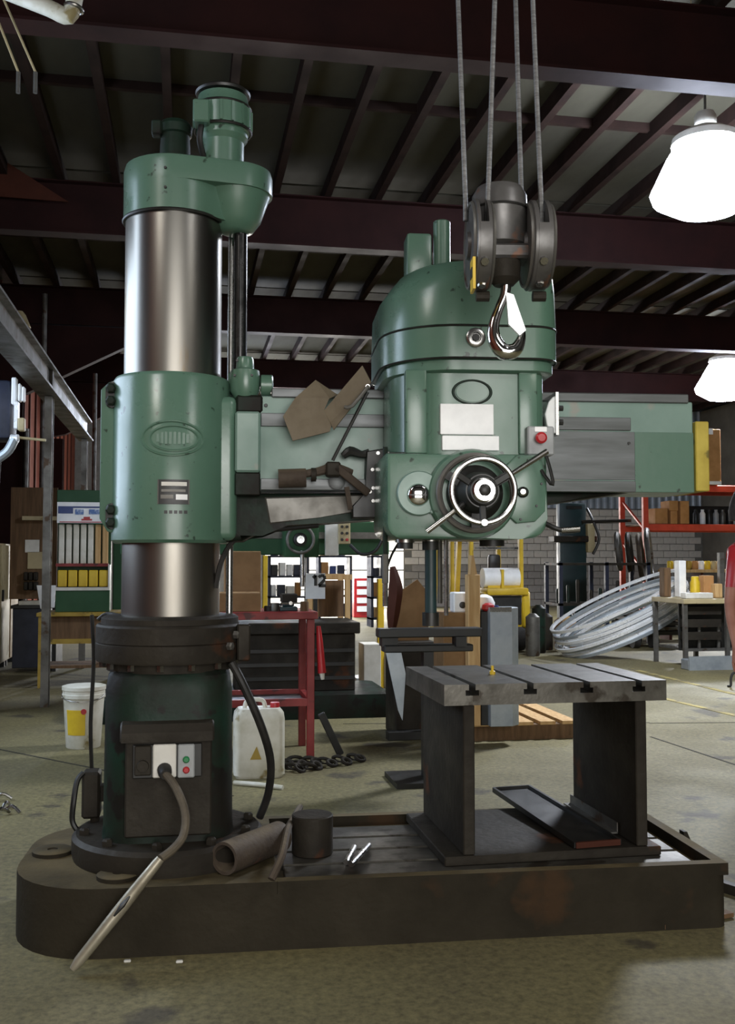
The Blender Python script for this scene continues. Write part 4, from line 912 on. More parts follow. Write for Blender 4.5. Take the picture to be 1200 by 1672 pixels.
for k in range(4): z = q[5] - .06 - k * .2; B().box(q[0] + .07, q[1] - .03, q[2] - .03, q[2], z - .13, z).done('drawer', 'white_plate', t, 0)
# far shelves of bins under the glowing door (seen between the machines)
for j, (a, b_, d) in enumerate(((438, 505, 21.0), (520, 575, 21.6), (606, 626, 20.5))):
    q = bb(a, b_, 908, 1000, d, .5)
    t = thing('storage_shelf', ['dark shelf of parts far behind the bench at left', 'dark shelf of parts far behind the number sign', 'narrow dark shelf far behind the tool chest'][j], 'shelf', ((q[0] + q[1]) / 2, q[2], 0), 'far storage shelves')
    for x in (q[0], q[1] - .05): B().box(x, x + .05, q[2], q[3], 0, q[5]).done('upright', 'navy', t, 0)
    for k in range(4):
        z = .15 + k * .42; B().box(q[0], q[1], q[2], q[3], z, z + .04).done('shelf_board', 'navy', t, 0)
        xx = q[0] + .06
        while xx < q[1] - .16:
            w = random.uniform(.1, .2); h = random.uniform(.15, .3); m = random.choice(['navy', 'white_plate', 'cardboard', 'blue', 'black', 'wood'])
            tag(B().box(xx, min(xx + w, q[1] - .06), q[2] + .05, q[2] + .35, z + .041, z + .04 + h, .01).done('parts_bin', m, None, 0), '%s parts bin on the %s board of the %s' % ({'navy': 'dark', 'white_plate': 'white', 'cardboard': 'tan', 'wood': 'pale wood'}.get(m, m), ('lowest', 'second', 'third', 'top')[k], ('far shelf left of the sign', 'far shelf behind the sign', 'narrow far shelf')[j]), 'bin', 'bins on the far shelves'); xx += w + .03
# brown board and cardboard sheet behind the spindle
q = bb(641, 699, 948, 1030, 7.95, .02); z0 = 0
tag(B().sheet([ony(645, 1046, q[2]), ony(700, 1046, q[2]), ony(697, 966, q[2]), ony(681, 946, q[2]), ony(650, 968, q[2])], .02).done('cardboard_sheet', 'cardboard_dim', None, 0), 'cut brown cardboard sheet standing behind the spindle', 'sheet')
r_ = bb(646, 712, 1046, 1060, 7.8, .4); tag(B().box(r_[0], r_[1], r_[2], r_[3], 0, ony(645, 1046, q[2]).z, .006).done('low_crate', 'cast', None, 0), 'dark crate under the cardboard sheet behind the black rails', 'crate')
tag(B().tube([W(641, 925, 7.3), W(646, 960, 7.3), W(642, 1000, 7.3), W(640, 1026, 7.3)], [.02, .055, .05, .03], 6, 3).done('brown_wedge', 'redbrown', None), 'dark reddish brown wedge beside the cardboard sheet', 'wedge')
q = bb(617, 627, 945, 1160, 10.6, .06); q[4] = 0
tag(B().box(*q, .004).done('safety_post', 'yellow', None, 0), 'slim yellow safety post left of the cardboard sheet', 'post')
# black two rail stand with post behind the table
dS = 6.2
q = bb(619, 788, 1025, 1042, dS, .12); q2 = bb(628, 773, 1052, 1066, dS, .12); zS = q2[4]
t = thing('rail_stand', 'black two rail stand on a single post behind the box table', 'stand', ((q[0] + q[1]) / 2, q[2] + .06, 0))
B().box(*q, .006).done('upper_rail', 'black', t, 0); B().box(*q2, .006).done('lower_rail', 'black', t, 0)
for a, c in ((624, 650), (745, 762)):
    r_ = bb(a, c, 1040, 1056, dS, .1); B().box(*r_).done('spacer', 'black', t, 0)
r_ = bb(692, 708, 1064, 1090, dS + .02, .08); B().box(r_[0], r_[1], r_[2], r_[3], .03, zS).box(r_[0] - .2, r_[1] + .2, r_[2] - .15, r_[3] + .15, 0, .03).done('post', 'black', t, 0)
y = q[2] - .02
B().sheet([ony(630, 1066, y), ony(655, 1066, y), ony(662, 1100, y), ony(657, 1176, y + .0), ony(650, 1160, y)], .012).done('hanging_blade', 'galv', t, 0)['label'] = 'grey pointed steel blade'
# wood post, white box, sheet metal duct, dark box on a pallet
dW = 7.4
q = bb(765, 784, 938, 1085, dW, .09); q[4] = .145
tag(B().box(q[0], q[1], q[2], q[3], q[4], q[5], .006).prism([(q[0] + .02, q[5]), (q[1] - .02, q[5]), (q[1] - .045, q[5] + .14), (q[0] + .03, q[5] + .14)], q[2] + .01, q[3] - .01, 0, 'y').done('wood_post', 'wood', None, 0), 'light wood post standing on the pallet behind the table', 'post')
q = bb(724, 763, 1000, 1090, dW + .1, .3); q[4] = .145; bt_ = q[5]
tag(B().box(*q, .004).done('brown_crate', 'cardboard_dim', None, 0), 'brown crate on the pallet beside the wood post', 'crate')
q = bb(741, 764, 967, 1000, dW + .12, .12); q[5] += bt_ - q[4]; q[4] = bt_
t = thing('white_box', 'white box with round hole on the brown crate', 'box', ((q[0] + q[1]) / 2, q[2], bt_)); B().box(*q, .008).done('body', 'white_plate', t, 0)
B().lathe([(.025, -.001), (.025, .006), (.018, .008)], ((q[0] + q[1]) / 2 + .012, q[2], (q[4] + q[5]) / 2 - .02), (0, -1, 0), 14).done('hole_ring', 'black', t)
q = bb(785, 797, 998, 1090, dW + .05, .1); q[4] = .145; db = q[5]
tag(B().box(*q, .005).done('dark_box', 'black', None, 0), 'narrow black box between wood post and grey duct', 'box')
q = bb(801, 850, 992, 1090, dW, .2); q[4] = .145
t = thing('metal_duct', 'grey sheet metal duct standing upright behind the table', 'duct', ((q[0] + q[1]) / 2, q[2] + .1, .145))
B().prism([(q[0], q[2]), (q[0] + .165, q[2]), (q[1], q[2] + .06), (q[1], q[3]), (q[0], q[3])], .145, q[5], .004).done('duct_body', 'galv', t, 0)
B().box(q[0] - .004, q[0] + .16, q[2] - .006, q[2], q[5] - .03, q[5] + .004).done('duct_lip', 'steel', t, 0)
zz0 = db
p = W(795, 975, dW + .15)
t = thing('rag_bundle', 'white and red rags heaped on the black box', 'rags', (p.x, p.y, zz0))
B().lathe([(.03, 0), (.075, .02), (.08, .06), (.06, .1), (.02, .12)], (p.x - .02, p.y, zz0), n=12).done('white_rag', 'white_plate', t)
B().lathe([(.03, 0), (.05, .015), (.045, .045), (.02, .06)], (p.x - .015, p.y - .07, zz0), n=10).done('red_rag', 'red', t)
B().lathe([(.02, 0), (.03, .015), (.02, .04)], (p.x + .055, p.y - .04, zz0), n=10).done('blue_rag', 'blue', t)
# pallet
pq = onz(870, 1172, 0); py0 = pq.y; pxr = pq.x
t = thing('pallet', 'low wooden pallet behind the box table', 'pallet', (pxr - .5, py0 + .4, 0))
for k in range(3): B().box(pxr - 1.0, pxr, py0 + k * .44 - 1.0, py0 + k * .44 - .92, .02, .11).done('stringer', 'wood_dark', t, 0)
for k in range(6): B().box(pxr - 1.0 + k * .175, pxr - 1.0 + k * .175 + .12, py0 - 1.02, py0 + .0, .11, .135).done('deck_board', 'wood', t, 0)
for yb_ in (1.0, .15): B().box(pxr - 1.0, pxr, py0 - yb_, py0 - yb_ + .1, .0, .02).done('bottom_board', 'wood_dark', t, 0)
a, b_ = onz(634, 1210, 0), onz(700, 1208, 0)
tag(B().box(a.x, b_.x + .1, a.y, a.y + .1, 0, .065, .004).done('steel_bar_stock', 'black', None, 0), 'short black steel bar on the floor left of the table', 'bar')
# papers and flat stuff behind the second drill base
for i, (u, v, w) in enumerate(((608, 1052, 28), (600, 1115, 14), (676, 1075, 30))):
    p = W(u, v, 9.8); tag(B().box(p.x - w * .003, p.x + w * .003, p.y + i * .4, p.y + .3 + i * .4, 0, p.z, .004).done('pale_box', 'white_paint' if i != 1 else 'galv', None, 0), ['pale box on the floor behind the second drill table', 'small pale box beside the second drill base', 'pale box behind the grey blade'][i], 'box')
# ================================================================ BACKGROUND LEFT
# yellow table with the green dispenser of rods and yellow bins
fp = onz(132, 1124, 0); yy = fp.y; dT = 10.8
q = bb(61, 156, 1000, 1120, dT, .6); tx_0, tx_1, tz = q[0], q[1] + .25, q[5]; yy = q[2]
t = thing('steel_table', 'dull yellow steel table with a deep drawer box at far left', 'table', ((tx_0 + tx_1) / 2, yy + .3, 0))
for x in (tx_0, tx_1 - .05):
    for y in (yy, yy + .55): B().box(x, x + .05, y, y + .05, 0, tz - .04).done('leg', 'yellow_old', t, 0)
B().box(tx_0 - .02, tx_1 + .02, yy - .02, yy + .62, tz - .04, tz, .004).done('top', 'yellow_old', t, 0)
B().box(tx_0 + .05, tx_1 - .05, yy + .03, yy + .05, tz - .28, tz - .04).done('back_panel', 'wood_dark', t, 0)
B().box(tx_0 + .05, tx_1 - .05, yy, yy + .05, tz - .33, tz - .28).done('front_rail', 'yellow_old', t, 0)
B().box(tx_0 + .05, tx_1 - .05, yy + .05, yy + .55, .2, .23).done('low_shelf', 'wood_dark', t, 0)
q = bb(90, 181, 800, 1000, dT + .15, .25); q[4] = tz + .001; q[5] = W(120, 800, dT + .15).z
t = thing('rod_dispenser', 'green cabinet with a printed header, pale upright tubes and five yellow bins', 'cabinet', ((q[0] + q[1]) / 2, q[2] + .12, q[4]))
zf = lambda py: W(120, py, dT + .15).z
B().box(q[0], q[1], q[2], q[3], q[4], zf(963), .005).box(q[0], q[1], q[2] + .15, q[3], zf(963), q[5] - .02).box(q[0], q[1], q[2] + .02, q[3], zf(820), q[5], .005).done('cabinet_body', 'green_dark', t, 0)
B().box(q[0] + .005, q[1] - .005, q[2], q[2] + .03, zf(854), zf(820)).done('header_sign', 'white_plate', t, 0)
for (u0, u1, v0, v1, m) in ((.02, .3, .45, .8, 'blue'), (.3, .95, .72, .8, 'blue'), (.34, .5, .4, .66, 'blue_sign'), (.6, .92, .42, .66, 'blue_sign'), (.46, .66, .12, .2, 'red'), (.5, .62, .2, .3, 'red'), (.05, .9, .03, .07, 'red')):
    W_ = q[1] - q[0] - .01; hh = zf(820) - zf(854)
    B().box(q[0] + .005 + u0 * W_, q[0] + .005 + u1 * W_, q[2] - .004, q[2] + .001, zf(854) + v0 * hh, zf(854) + v1 * hh).done('header_print', m, t, 0)
for k in range(7):
    x = q[0] + .02 + k * (q[1] - q[0] - .03) / 7; B().box(x, x + (q[1] - q[0]) / 7 - .022, q[2] + .04, q[2] + .13, zf(921), zf(856), .008).done('rod_tube', 'white_plastic' if k < 5 else 'wood', t, 0)
B().box(q[0], q[1] - .02, q[2] - .005, q[2] + .15, zf(925), zf(920)).done('shelf_edge', 'red_frame', t, 0)
for k in range(5):
    x = q[0] + .02 + k * .108; B().box(x, x + .095, q[2] + .0, q[2] + .14, zf(958), zf(931), .008).done('yellow_bin', 'yellow', t, 0)
B().box(q[0], q[1], q[2] - .012, q[2] + .15, zf(964), zf(959)).box(q[1] - .018, q[1], q[2] - .01, q[2] + .15, zf(959), zf(922)).done('bin_tray', 'white_paint', t, 0)
q = bb(183, 200, 890, 1005, dT + .9, .1); q[4] = 0
tag(B().box(q[0], q[1], q[2], q[3], 0, q[5] + .3, .01).done('green_upright', 'green_dark', None, 0), 'green upright post right of the rod dispenser', 'post')
# desk with papers, pin board
q = bb(30, 92, 988, 1080, 12.3, .7); q[4] = 0
t = thing('desk', 'dark desk against the left wall half hidden by the yellow table', 'desk', ((q[0] + q[1]) / 2, q[2] + .3, 0))
dzt = q[5]
B().box(q[0] - .1, q[1], q[2], q[3], q[5] - .04, q[5], .005).done('desk_top', 'black', t, 0)
B().box(q[0] - .08, q[0] + .3, q[2] + .03, q[3], .05, q[5] - .04, .005).done('drawer_unit', 'navy', t, 0)
B().box(q[1] - .05, q[1], q[2] + .03, q[3], 0, q[5] - .04).done('side_panel', 'black', t, 0)
p = W(72, 972, 12.35)
a = [ony(60, 956, p.y), ony(91, 956, p.y), ony(89, 992, p.y - .1), ony(66, 994, p.y - .1)]
tag(B().sheet(a, .012).done('paper_stack', 'white_plate', None, 0), 'white paper propped up on the dark desk', 'paper')
p = W(50, 982, 12.3); tag(B().box(p.x - .14, p.x + .14, p.y, p.y + .25, dzt + .001, dzt + .05, .004).done('paper_pile', 'white_paint', None, 0), 'pile of white papers lying on the dark desk', 'paper')
q = bb(62, 96, 860, 960, 12.9, .05)
NB = q[2] + .02
t = thing('notice_post', 'brown board post with shelf pieces behind the desk', 'board', ((q[0] + q[1]) / 2, q[2], 0)); B().box(q[0] - .35, q[1] - .02, q[2] + .02, q[3], .86, q[5] + .5).done('board', 'wood_dark', t, 0)
B().box(q[0] - .2, q[1], q[2] - .05, q[2] + .1, q[5] + .08, q[5] + .13).done('ledge', 'beige', t, 0)
for i, (a, b_, c, d) in enumerate(((38, 62, 881, 902), (42, 70, 901, 929))):
    q = bb(a, b_, c, d, 12.75, .015); q[2] = NB - .012; q[3] = NB; tag(B().box(*q, .002).done('pinned_sheet', 'white_paint' if i == 0 else 'beige', None, 0), ['upper of two pinned white sheets above the desk', 'lower of two pinned sheets above the desk, cream'][i], 'paper')
for i in range(6):
    q = bb(38 + (i % 3) * 8, 45 + (i % 3) * 8, 934 + (i // 3) * 16, 948 + (i // 3) * 16, 12.8, .1)
    tag(B().box(*q, .01).done('dark_canister', 'cast', None, 0), ['upper left', 'upper middle', 'upper right', 'lower left', 'lower middle', 'lower right'][i] + ' dark canister of the six above the desk', 'canister', 'dark canisters above the desk')
# beige lockers along the left wall
zl = onx(10, 893, -2.2).z
for i, (ya, yb, m) in enumerate(((11.6, 12.9, 'beige'), (12.92, 13.6, 'beige'), (13.62, 14.25, 'beige_dark'))):
    t = thing('locker', ['beige steel locker at the left edge, nearest one', 'beige steel locker second from the left edge', 'tan steel locker nearest the dark desk'][i], 'locker', (-2.5, (ya + yb) / 2, 0), 'lockers along the left wall')
    B().box(-2.8, -2.23, ya, yb, .08, 1.56, .006).done('locker_body', m, t, 0)
    B().box(-2.23, -2.205, ya + .03, yb - .03, .1, 1.54, .006).done('door', m, t, 0)
    for y in (ya + .05, yb - .1): B().box(-2.7, -2.25, y, y + .05, 0, .08).done('foot', 'black', t, 0)
    B().box(-2.205, -2.18, ya + .06, ya + .09, .85, .99, .004).done('handle', 'black', t, 0)
# crane runway beam and its posts
RX = -1.27
p = onx(140, 705, RX)
zt2, zb2 = 3.12, 2.90
yE = onx(141, 700, RX).y
t = thing('crane_runway', 'steel runway beam on posts running along the left side', 'beam', (RX, 9.5, 0))
B().box(RX - .01, RX + .01, 4.2, yE, zb2, zt2).box(RX - .07, RX + .07, 4.2, yE, zt2, zt2 + .02).done('beam', 'steel_dull', t, 0)
B().box(RX - .09, RX + .09, 4.2, yE, zb2 - .02, zb2).done('lower_flange', 'steel_dull', t, 0)
B().box(RX + .012, RX + .04, 9.7, 9.8, zb2, zt2).done('splice_plate', 'cast', t, 0)
for y in (9.75, yE - .25):
    B().box(RX - .035, RX + .035, y, y + .012, 0, zb2 - .02).box(RX - .035, RX + .035, y + .11, y + .122, 0, zb2 - .02).box(RX - .006, RX + .006, y + .012, y + .11, 0, zb2 - .02).done('post', 'steel_dull', t, 0)
# tall drill press at the far left edge with white head parts
dP = 8.6
q = bb(-75, -30, 600, 1000, dP, .3)
t = thing('pillar_drill', 'dark pillar drill with bright white guard parts at the left edge', 'drill', ((q[0] + q[1]) / 2, q[2], 0))
B().cyl(((q[0] + q[1]) / 2 - .02, q[2] + .2, 0), ((q[0] + q[1]) / 2 - .02, q[2] + .2, W(0, 600, dP).z), .06, n=18).box(q[0] - .2, q[1] + .1, q[2] - .1, q[3] + .1, 0, .06).done('pillar', 'cast', t, 30)
r_ = bb(-40, 18, 620, 715, dP - .1, .35); B().box(*r_, .03, 2).done('head', 'navy', t, 30)
for (a, b_, c, d, m) in ((18, 27, 616, 660, 'white_plate'), (22, 30, 655, 700, 'galv_bright'), (29, 34, 626, 655, 'white_plate'), (35, 40, 631, 655, 'white_plate'), (29, 40, 682, 703, 'beige')):
    r_ = bb(a, b_, c, d, dP - .15, .08); B().box(*r_, .008).done('guard_part', m, t, 30)
p = W(24, 716, dP - .15); B().lathe([(.035, -.03), (.035, .03)], p, RIGHT, 16).done('chuck_ball', 'galv_bright', t)
B().cyl(W(24, 714, dP - .1), W(75, 719, dP - .05), .012, n=10).done('cross_bar', 'beige', t)
B().tube([W(24, 716, dP - .15), W(14, 735, dP - .15), W(2, 745, dP - .15), W(-8, 752, dP - .15)], .04, 10, 3).done('elbow', 'galv', t)
r_ = bb(-55, 14, 752, 800, dP, .25); p = Vector(((r_[0] + r_[1]) / 2, r_[2], 0)); B().lathe([(.05, r_[4] - .1), (.12, r_[4]), (.13, r_[5])], (p.x - .02, p.y, 0), n=20).done('work_bowl', 'cast', t)
B().box(r_[0], r_[0] + .2, r_[2], r_[3], .75, r_[4] - .1, .02).done('knee', 'cast', t, 30)
# dull pipes on the wall, small bracket lamp
for i, (a, y0_, y1_, d) in enumerate(((66, 480, 960, 15.5), (153, 610, 800, 19.0), (40, 700, 900, 16))):
    p = W(a, y1_, d); tag(B().cyl((p.x, p.y, 0), (p.x, p.y, W(a, y0_, d).z), .04, n=10).done('wall_pipe', 'steel_dull', None), ['grey vertical pipe left of the runway post', 'grey vertical pipe just left of the arm sleeve', 'thin vertical pipe above the lockers'][i], 'pipe')
for i, (a, b_, c, d, dd) in enumerate(((20, 40, 505, 545, 14.0),)):
    p = W(30, 520, dd); t = thing('bracket_lamp', 'small unlit bracket lamp high on the left wall', 'lamp', (p.x, p.y, p.z - .1))
    B().lathe([(.06, .1), (.1, .05), (.17, -.12), (.165, -.125), (.09, .03)], p, n=20).done('shade', 'beige', t); B().cyl(p + Vector((0, 0, .08)), (X0 + .02, p.y, p.z + .12), .02, n=8).done('arm', 'steel_dull', t)
# galvanised duct and hanging fixtures at the top left
a = W(30, -6, 6.0); b_ = W(112, 26, 6.0)
t = thing('air_duct', 'pale ribbed duct elbow hanging in the upper left corner', 'duct', (b_.x, b_.y, b_.z - .05))
B().tube([a + (a - b_) * .8, a, a * .4 + b_ * .6, b_, b_ + Vector((.035, 0, .12))], .05, 14, 4).done('duct_tube', 'white_plastic', t)
B().torus(b_ + Vector((.03, 0, .05)), (.2, 0, 1), .052, .012, 24, 8).done('duct_collar', 'steel', t)
B().cyl(a + Vector((0, 0, .04)), (a.x, a.y, ZC - .01), .006, n=6).cyl(b_ + Vector((.035, 0, .1)), (b_.x + .035, b_.y, ZC - .01), .006, n=6).done('hanger', 'steel_dull', t)
for i, (a, b_) in enumerate((((0, 42), (30, 118)), ((10, 8), (58, 118)))):
    p, r_ = W(*a, 6.5), W(*b_, 6.5); e = r_ + (p - r_) * 2.2
    t = thing('hanging_bar', ['thin pale bar hung from the roof, outer one at the upper left edge', 'thin pale bar hung from the roof, inner one at the upper left'][i], 'bar', (r_.x, r_.y, r_.z - .1))
    B().tube([e, r_, r_ + Vector((.004, 0, -.1))], .008, 8, 1).done('bar', 'beige', t); B().lathe([(.014, -.14), (.014, 0)], r_, n=10).done('end_weight', 'steel_dull', t)
    B().cyl(e, (e.x, e.y, ZC - .01), .004, n=6).done('cord', 'steel_dull', t)
for i, (u, v, d) in enumerate(((652, 62, 7.6), (536, 380, 12.5), (478, 535, 17.2), (449, 628, 22.6), (1130, 132, 8.0))):
    p = W(u, v, d); z1 = min(ZC - .01, p.z + 2.2)
    tag(B().cyl((p.x, p.y, p.z), (p.x, p.y, ZC - .004), .006 if i != 4 else .003, n=6).done('drop_wire', 'beige', None), ['thin wire dangling from the roof at the top centre', 'thin wire dangling beside the column screw under the roof', 'thin wire dangling above the folded guard', 'short wire dangling above the arm lead screw', 'hair thin wire dangling left of the glaring lamp'][i], 'wire')
# ================================================================ BACKGROUND RIGHT
# forklift
dF = 15.0
g = bb(745, 866, 880, 1062, dF, 1.6)
fx0, fx1, fy0 = g[0], g[1], g[2]
t = thing('forklift', 'yellow forklift truck seen beyond the spindle', 'forklift', ((fx0 + fx1) / 2, fy0 + 1, 0))
zf = lambda py: W(805, py, dF).z
xf = lambda px: ony(px, 900, fy0).x
B().box(xf(792), xf(858), fy0, fy0 + 1.2, .28, zf(985), .05, 2).box(xf(792), xf(860), fy0 - .1, fy0 + .4, zf(972), zf(960), .03, 2).box(xf(851), xf(864), fy0 - .05, fy0 + .5, .35, zf(965), .03).box(xf(790), xf(800), fy0 - .05, fy0 + .5, .35, zf(965), .03).done('counterweight', 'yellow', t, 40)
B().box(xf(803), xf(850), fy0 - .02, fy0 + .05, .4, zf(973)).done('radiator_recess', 'black', t, 0)
B().cyl((xf(792), fy0 + .15, zf(944)), (xf(850), fy0 + .15, zf(944)), .15, n=20).done('gas_bottle', 'white_plate', t)
B().box(xf(798), xf(850), fy0 + .05, fy0 + .35, zf(962), zf(952)).box(xf(818), xf(822), fy0 - .02, fy0 + .3, zf(960), zf(930)).done('bottle_cradle', 'yellow', t, 0)
for px_ in (770, 852):
    B().box(xf(px_), xf(px_) + .06, fy0 + .1, fy0 + .2, zf(975), 2.15, .01).done('guard_post', 'yellow', t, 0)
    B().box(xf(px_), xf(px_) + .06, fy0 + 1.2, fy0 + 1.3, .8, 2.15, .01).done('guard_post', 'yellow', t, 0)
B().box(xf(770), xf(852) + .06, fy0 + .1, fy0 + 1.3, 2.12, 2.18, .02).done('overhead_guard', 'black', t, 0)
for k in (0, 1):
    a = xf(752 + k * 40); B().bar((a - .06, fy0 + 1.5, .2), (a + .06, fy0 + 1.55, 2.3), .07, .1, (0, 1, 0)).done('mast_rail', 'yellow', t, 0)
B().box(xf(775), xf(845), fy0 - .03, fy0 + .0, zf(897), zf(893)).done('light_bar', 'steel', t, 0)
B().box(xf(815), xf(835), fy0 + .5, fy0 + .62, zf(940), zf(905), .04, 2).done('seat', 'black', t, 40)
for px_ in (800, 850):
    for yy_ in (.25, 1.35): B().cyl((xf(px_) - .1, fy0 + yy_, .27), (xf(px_) + .1, fy0 + yy_, .27), .27, n=24).done('tyre', 'rubber', t)
# teal upright machine with lever and label
dM = 17.8
q = bb(915, 957, 822, 1010, dM, .18)
t = thing('upright_drill', 'tall dark teal column machine behind the arm end', 'machine', ((q[0] + q[1]) / 2, q[2], 0))
B().box(q[0], q[1], q[2], q[3], 0, q[5], .02, 2).done('frame', 'teal', t, 30)
r_ = bb(925, 950, 826, 831, dM - .02, .04); B().box(*r_).done('vent_slot', 'black', t, 0)
r_ = bb(914, 921, 886, 916, dM - .03, .03); B().box(*r_).done('label_strip', 'white_plate', t, 0)
r_ = bb(960, 972, 855, 902, dM - .05, .12); B().box(*r_, .02, 2).done('hang_hose_box', 'beige', t, 30)
B().tube([W(958, 830, dM), W(968, 850, dM - .05), W(978, 880, dM - .05), W(968, 905, dM - .05)], .025, 8, 4).done('hose', 'black', t)
B().cyl(W(950, 852, dM - .05), W(1030, 850, dM - .05), .03, n=8).done('cross_pipe', 'cast', t)
r_ = bb(905, 975, 875, 885, dM - .1, .3); B().box(*r_, .01).done('shelf', 'cast', t, 0)
# dark stock rack full of bar ends
q = bb(914, 1062, 918, 1030, 16.4, .7); q[4] = 0
t = thing('stock_rack', 'dark steel stock rack left of the silver coil', 'rack', ((q[0] + q[1]) / 2, q[2], 0))
for x in (q[0], (q[0] + q[1]) / 2, q[1] - .06):
    for y in (q[2], q[3] - .06): B().box(x, x + .06, y, y + .06, 0, q[5]).done('post', 'navy', t, 0)
for z in (.15, .62, q[5] - .05): B().box(q[0], q[1], q[2], q[3], z, z + .04).done('shelf', 'cast', t, 0)
for i in range(16):
    x = q[0] + .08 + i * (q[1] - q[0] - .2) / 16; z = .19 if i % 2 else .66; h = random.uniform(.16, .36)
    m = random.choice(['rust', 'green_dirt_shade', 'steel_dull', 'teal', 'wood_dark', 'cast'])
    tag(B().lathe([(.028, 0), (.032, h), (.02, h + .02)], (x, q[2] + random.uniform(.08, .3), z), n=10).done('bar_end', m, None), '%s bar end on the %s shelf of the dark stock rack' % ({'rust': 'rusty', 'green_dirt_shade': 'dirty green', 'steel_dull': 'grey', 'teal': 'teal', 'wood_dark': 'brown', 'cast': 'black'}[m], 'lower' if i % 2 else 'middle'), 'bar', 'bar ends in the stock rack')
# hoops and tyres leaning on the rack
for i, (u, v, R, m) in enumerate(((1060, 905, .42, 'steel_dull'), (1046, 910, .38, 'rust'), (1028, 905, .34, 'cast'), (1010, 900, .3, 'steel_dull'))):
    p = W(u, v, 17.4); t_ = B().torus((p.x, p.y, p.z), (1, -.55, .1), R, .045, 30, 8).done('steel_hoop', m, None)
    tag(t_, ['outermost grey hoop hung beside the red rack post', 'rusty hoop second from the red rack post', 'dark hoop third from the red rack post', 'small grey hoop farthest from the red rack post'][i], 'hoop')
for i, (u, v, h, m) in enumerate(((915, 1030, .45, 'wood_dark'), (892, 1035, .55, 'cast'), (880, 1040, .7, 'green_dirt_shade'), (930, 1035, .5, 'wood'), (870, 1045, .6, 'steel_dull'))):
    p = onz(u, v + 26, 0); tag(B().lathe([(.09, 0), (.1, .02), (.1, h - .05), (.04, h)], (p.x, p.y, 0), n=16).done('gas_cylinder', m, None), ['brown stub cylinder on the floor left of the coil', 'dark cylinder standing right of the forklift', 'dirty green cylinder standing right of the forklift', 'pale wooden stub beside the stock rack', 'grey cylinder touching the forklift'][i], 'cylinder')
# silver coil: elongated loops of bright strip, lying tilted on the trolley
dC = 14.3
cc = W(1015, 1004, dC); tilt = math.radians(25)
ux = (RIGHT * math.cos(tilt) + Vector((0, 0, math.sin(tilt)))).normalized()
vx = (FWD * .985 + Vector((0, 0, .16))); vx = (vx - ux * vx.dot(ux)).normalized(); wx = ux.cross(vx)
t = thing('silver_coil', 'large tilted coil of bright silver metal strip right of the forklift', 'coil', (cc.x, cc.y, 0))
for i in range(11):
    off = (i - 5.5) * .034 + (.06 if i == 10 else 0); Ra, Rb = .96 + .05 * math.sin(i * 2.1), .62 + .03 * math.cos(i * 1.7); r_ = []
    c = cc + wx * off + ux * .03 * math.sin(i * 1.3); tw = .05 * math.sin(i * 3.1)
    for k in range(44):
        a = 2 * PI * k / 44; dv = ux * math.cos(a) * Ra + (vx * math.cos(tw) + wx * math.sin(tw)) * math.sin(a) * Rb; n_ = dv.normalized()
        r_.append([c + dv + n_ * .02 - wx * .02, c + dv + n_ * .02 + wx * .02, c + dv - n_ * .02 + wx * .02, c + dv - n_ * .02 - wx * .02])
    r_.append(r_[0]); B().loft(r_, False).done('strip_loop', 'galv_bright' if i % 3 else 'galv', t, 30)
# trolley under the coil
q = bb(1032, 1118, 1016, 1070, 15.6, .8); q[4] = .16
t = thing('trolley', 'low dark trolley loaded with plates under the coil', 'trolley', ((q[0] + q[1]) / 2, q[2], 0))
B().box(q[0], q[1], q[2], q[3], .2, .26).done('deck', 'black', t, 0)
for k in range(4): B().box(q[0] + .02 * k, q[1] - .01, q[2] + .03, q[3], .265 + k * .075, .325 + k * .075, .006).done('plate_stack', 'cast' if k % 2 else 'steel_dull', t, 0)
for x in (q[0] + .1, q[0] + .4):
    for y in (q[2] + .1, q[3] - .1): B().cyl((x - .05, y, .1), (x + .05, y, .1), .1, n=20).box(x - .02, x + .02, y - .02, y + .02, .1, .2).done('wheel', 'rubber', t, 40)
# pallet rack at the right
dR = 18.5
pr = ony(1055, 855, W(1055, 855, dR).y); RY = pr.y
rz = lambda py: ony(1100, py, RY).z
rxx = lambda px: ony(px, 855, RY).x
t = thing('pallet_rack', 'orange red pallet rack with two beam levels at right', 'rack', (rxx(1130), RY + .5, 0))
for px_ in (1055, 1330):
    for y in (RY, RY + 1.0): x = rxx(px_); B().box(x - .05, x + .05, y, y + .08, 0, 3.6, .006).done('upright', 'rack_red', t, 0)
    x = rxx(px_)
    for k in range(4): B().bar((x, RY + .04, .3 + k * .8), (x, RY + 1.04, .9 + k * .8), .04, .03).done('brace', 'rack_red', t, 0)
for py_ in (861, 797):
    for y in (RY, RY + 1.0): z = rz(py_); B().box(rxx(1055) + .05, rxx(1330) - .05, y, y + .05, z - .06, z + .06, .006).done('beam', 'rack_red', t, 0)
    B().box(rxx(1055) + .06, rxx(1330) - .06, RY + .05, RY + 1.0, rz(py_) + .04, rz(py_) + .065).done('shelf_deck', 'wood_dark', t, 0)
z1 = rz(861) + .066
for i, (a, b_, c, m, lab) in enumerate(((1070, 1090, 830, 'cardboard', 'low carton at the left end of the rack shelf'), (1095, 1106, 834, 'cardboard', 'small low carton between two larger ones on the rack'), (1111, 1125, 818, 'cardboard', 'tall carton on the rack next to the jars'))):
    q = bb(a, b_, c, 855, dR + .1, .5); carton(lab, a, b_, c, 855, dR + .1, .4, m, None, z1)
q = bb(1093, 1110, 816, 832, dR + .12, .3); carton('carton stacked on the small low one on the rack', 1093, 1107, 817, 833, dR + .1, .35, 'cardboard', None, bb(1094, 1108, 834, 855, dR + .1, .4)[5] - bb(1094, 1108, 834, 855, dR + .1, .4)[4] + z1 + .004)
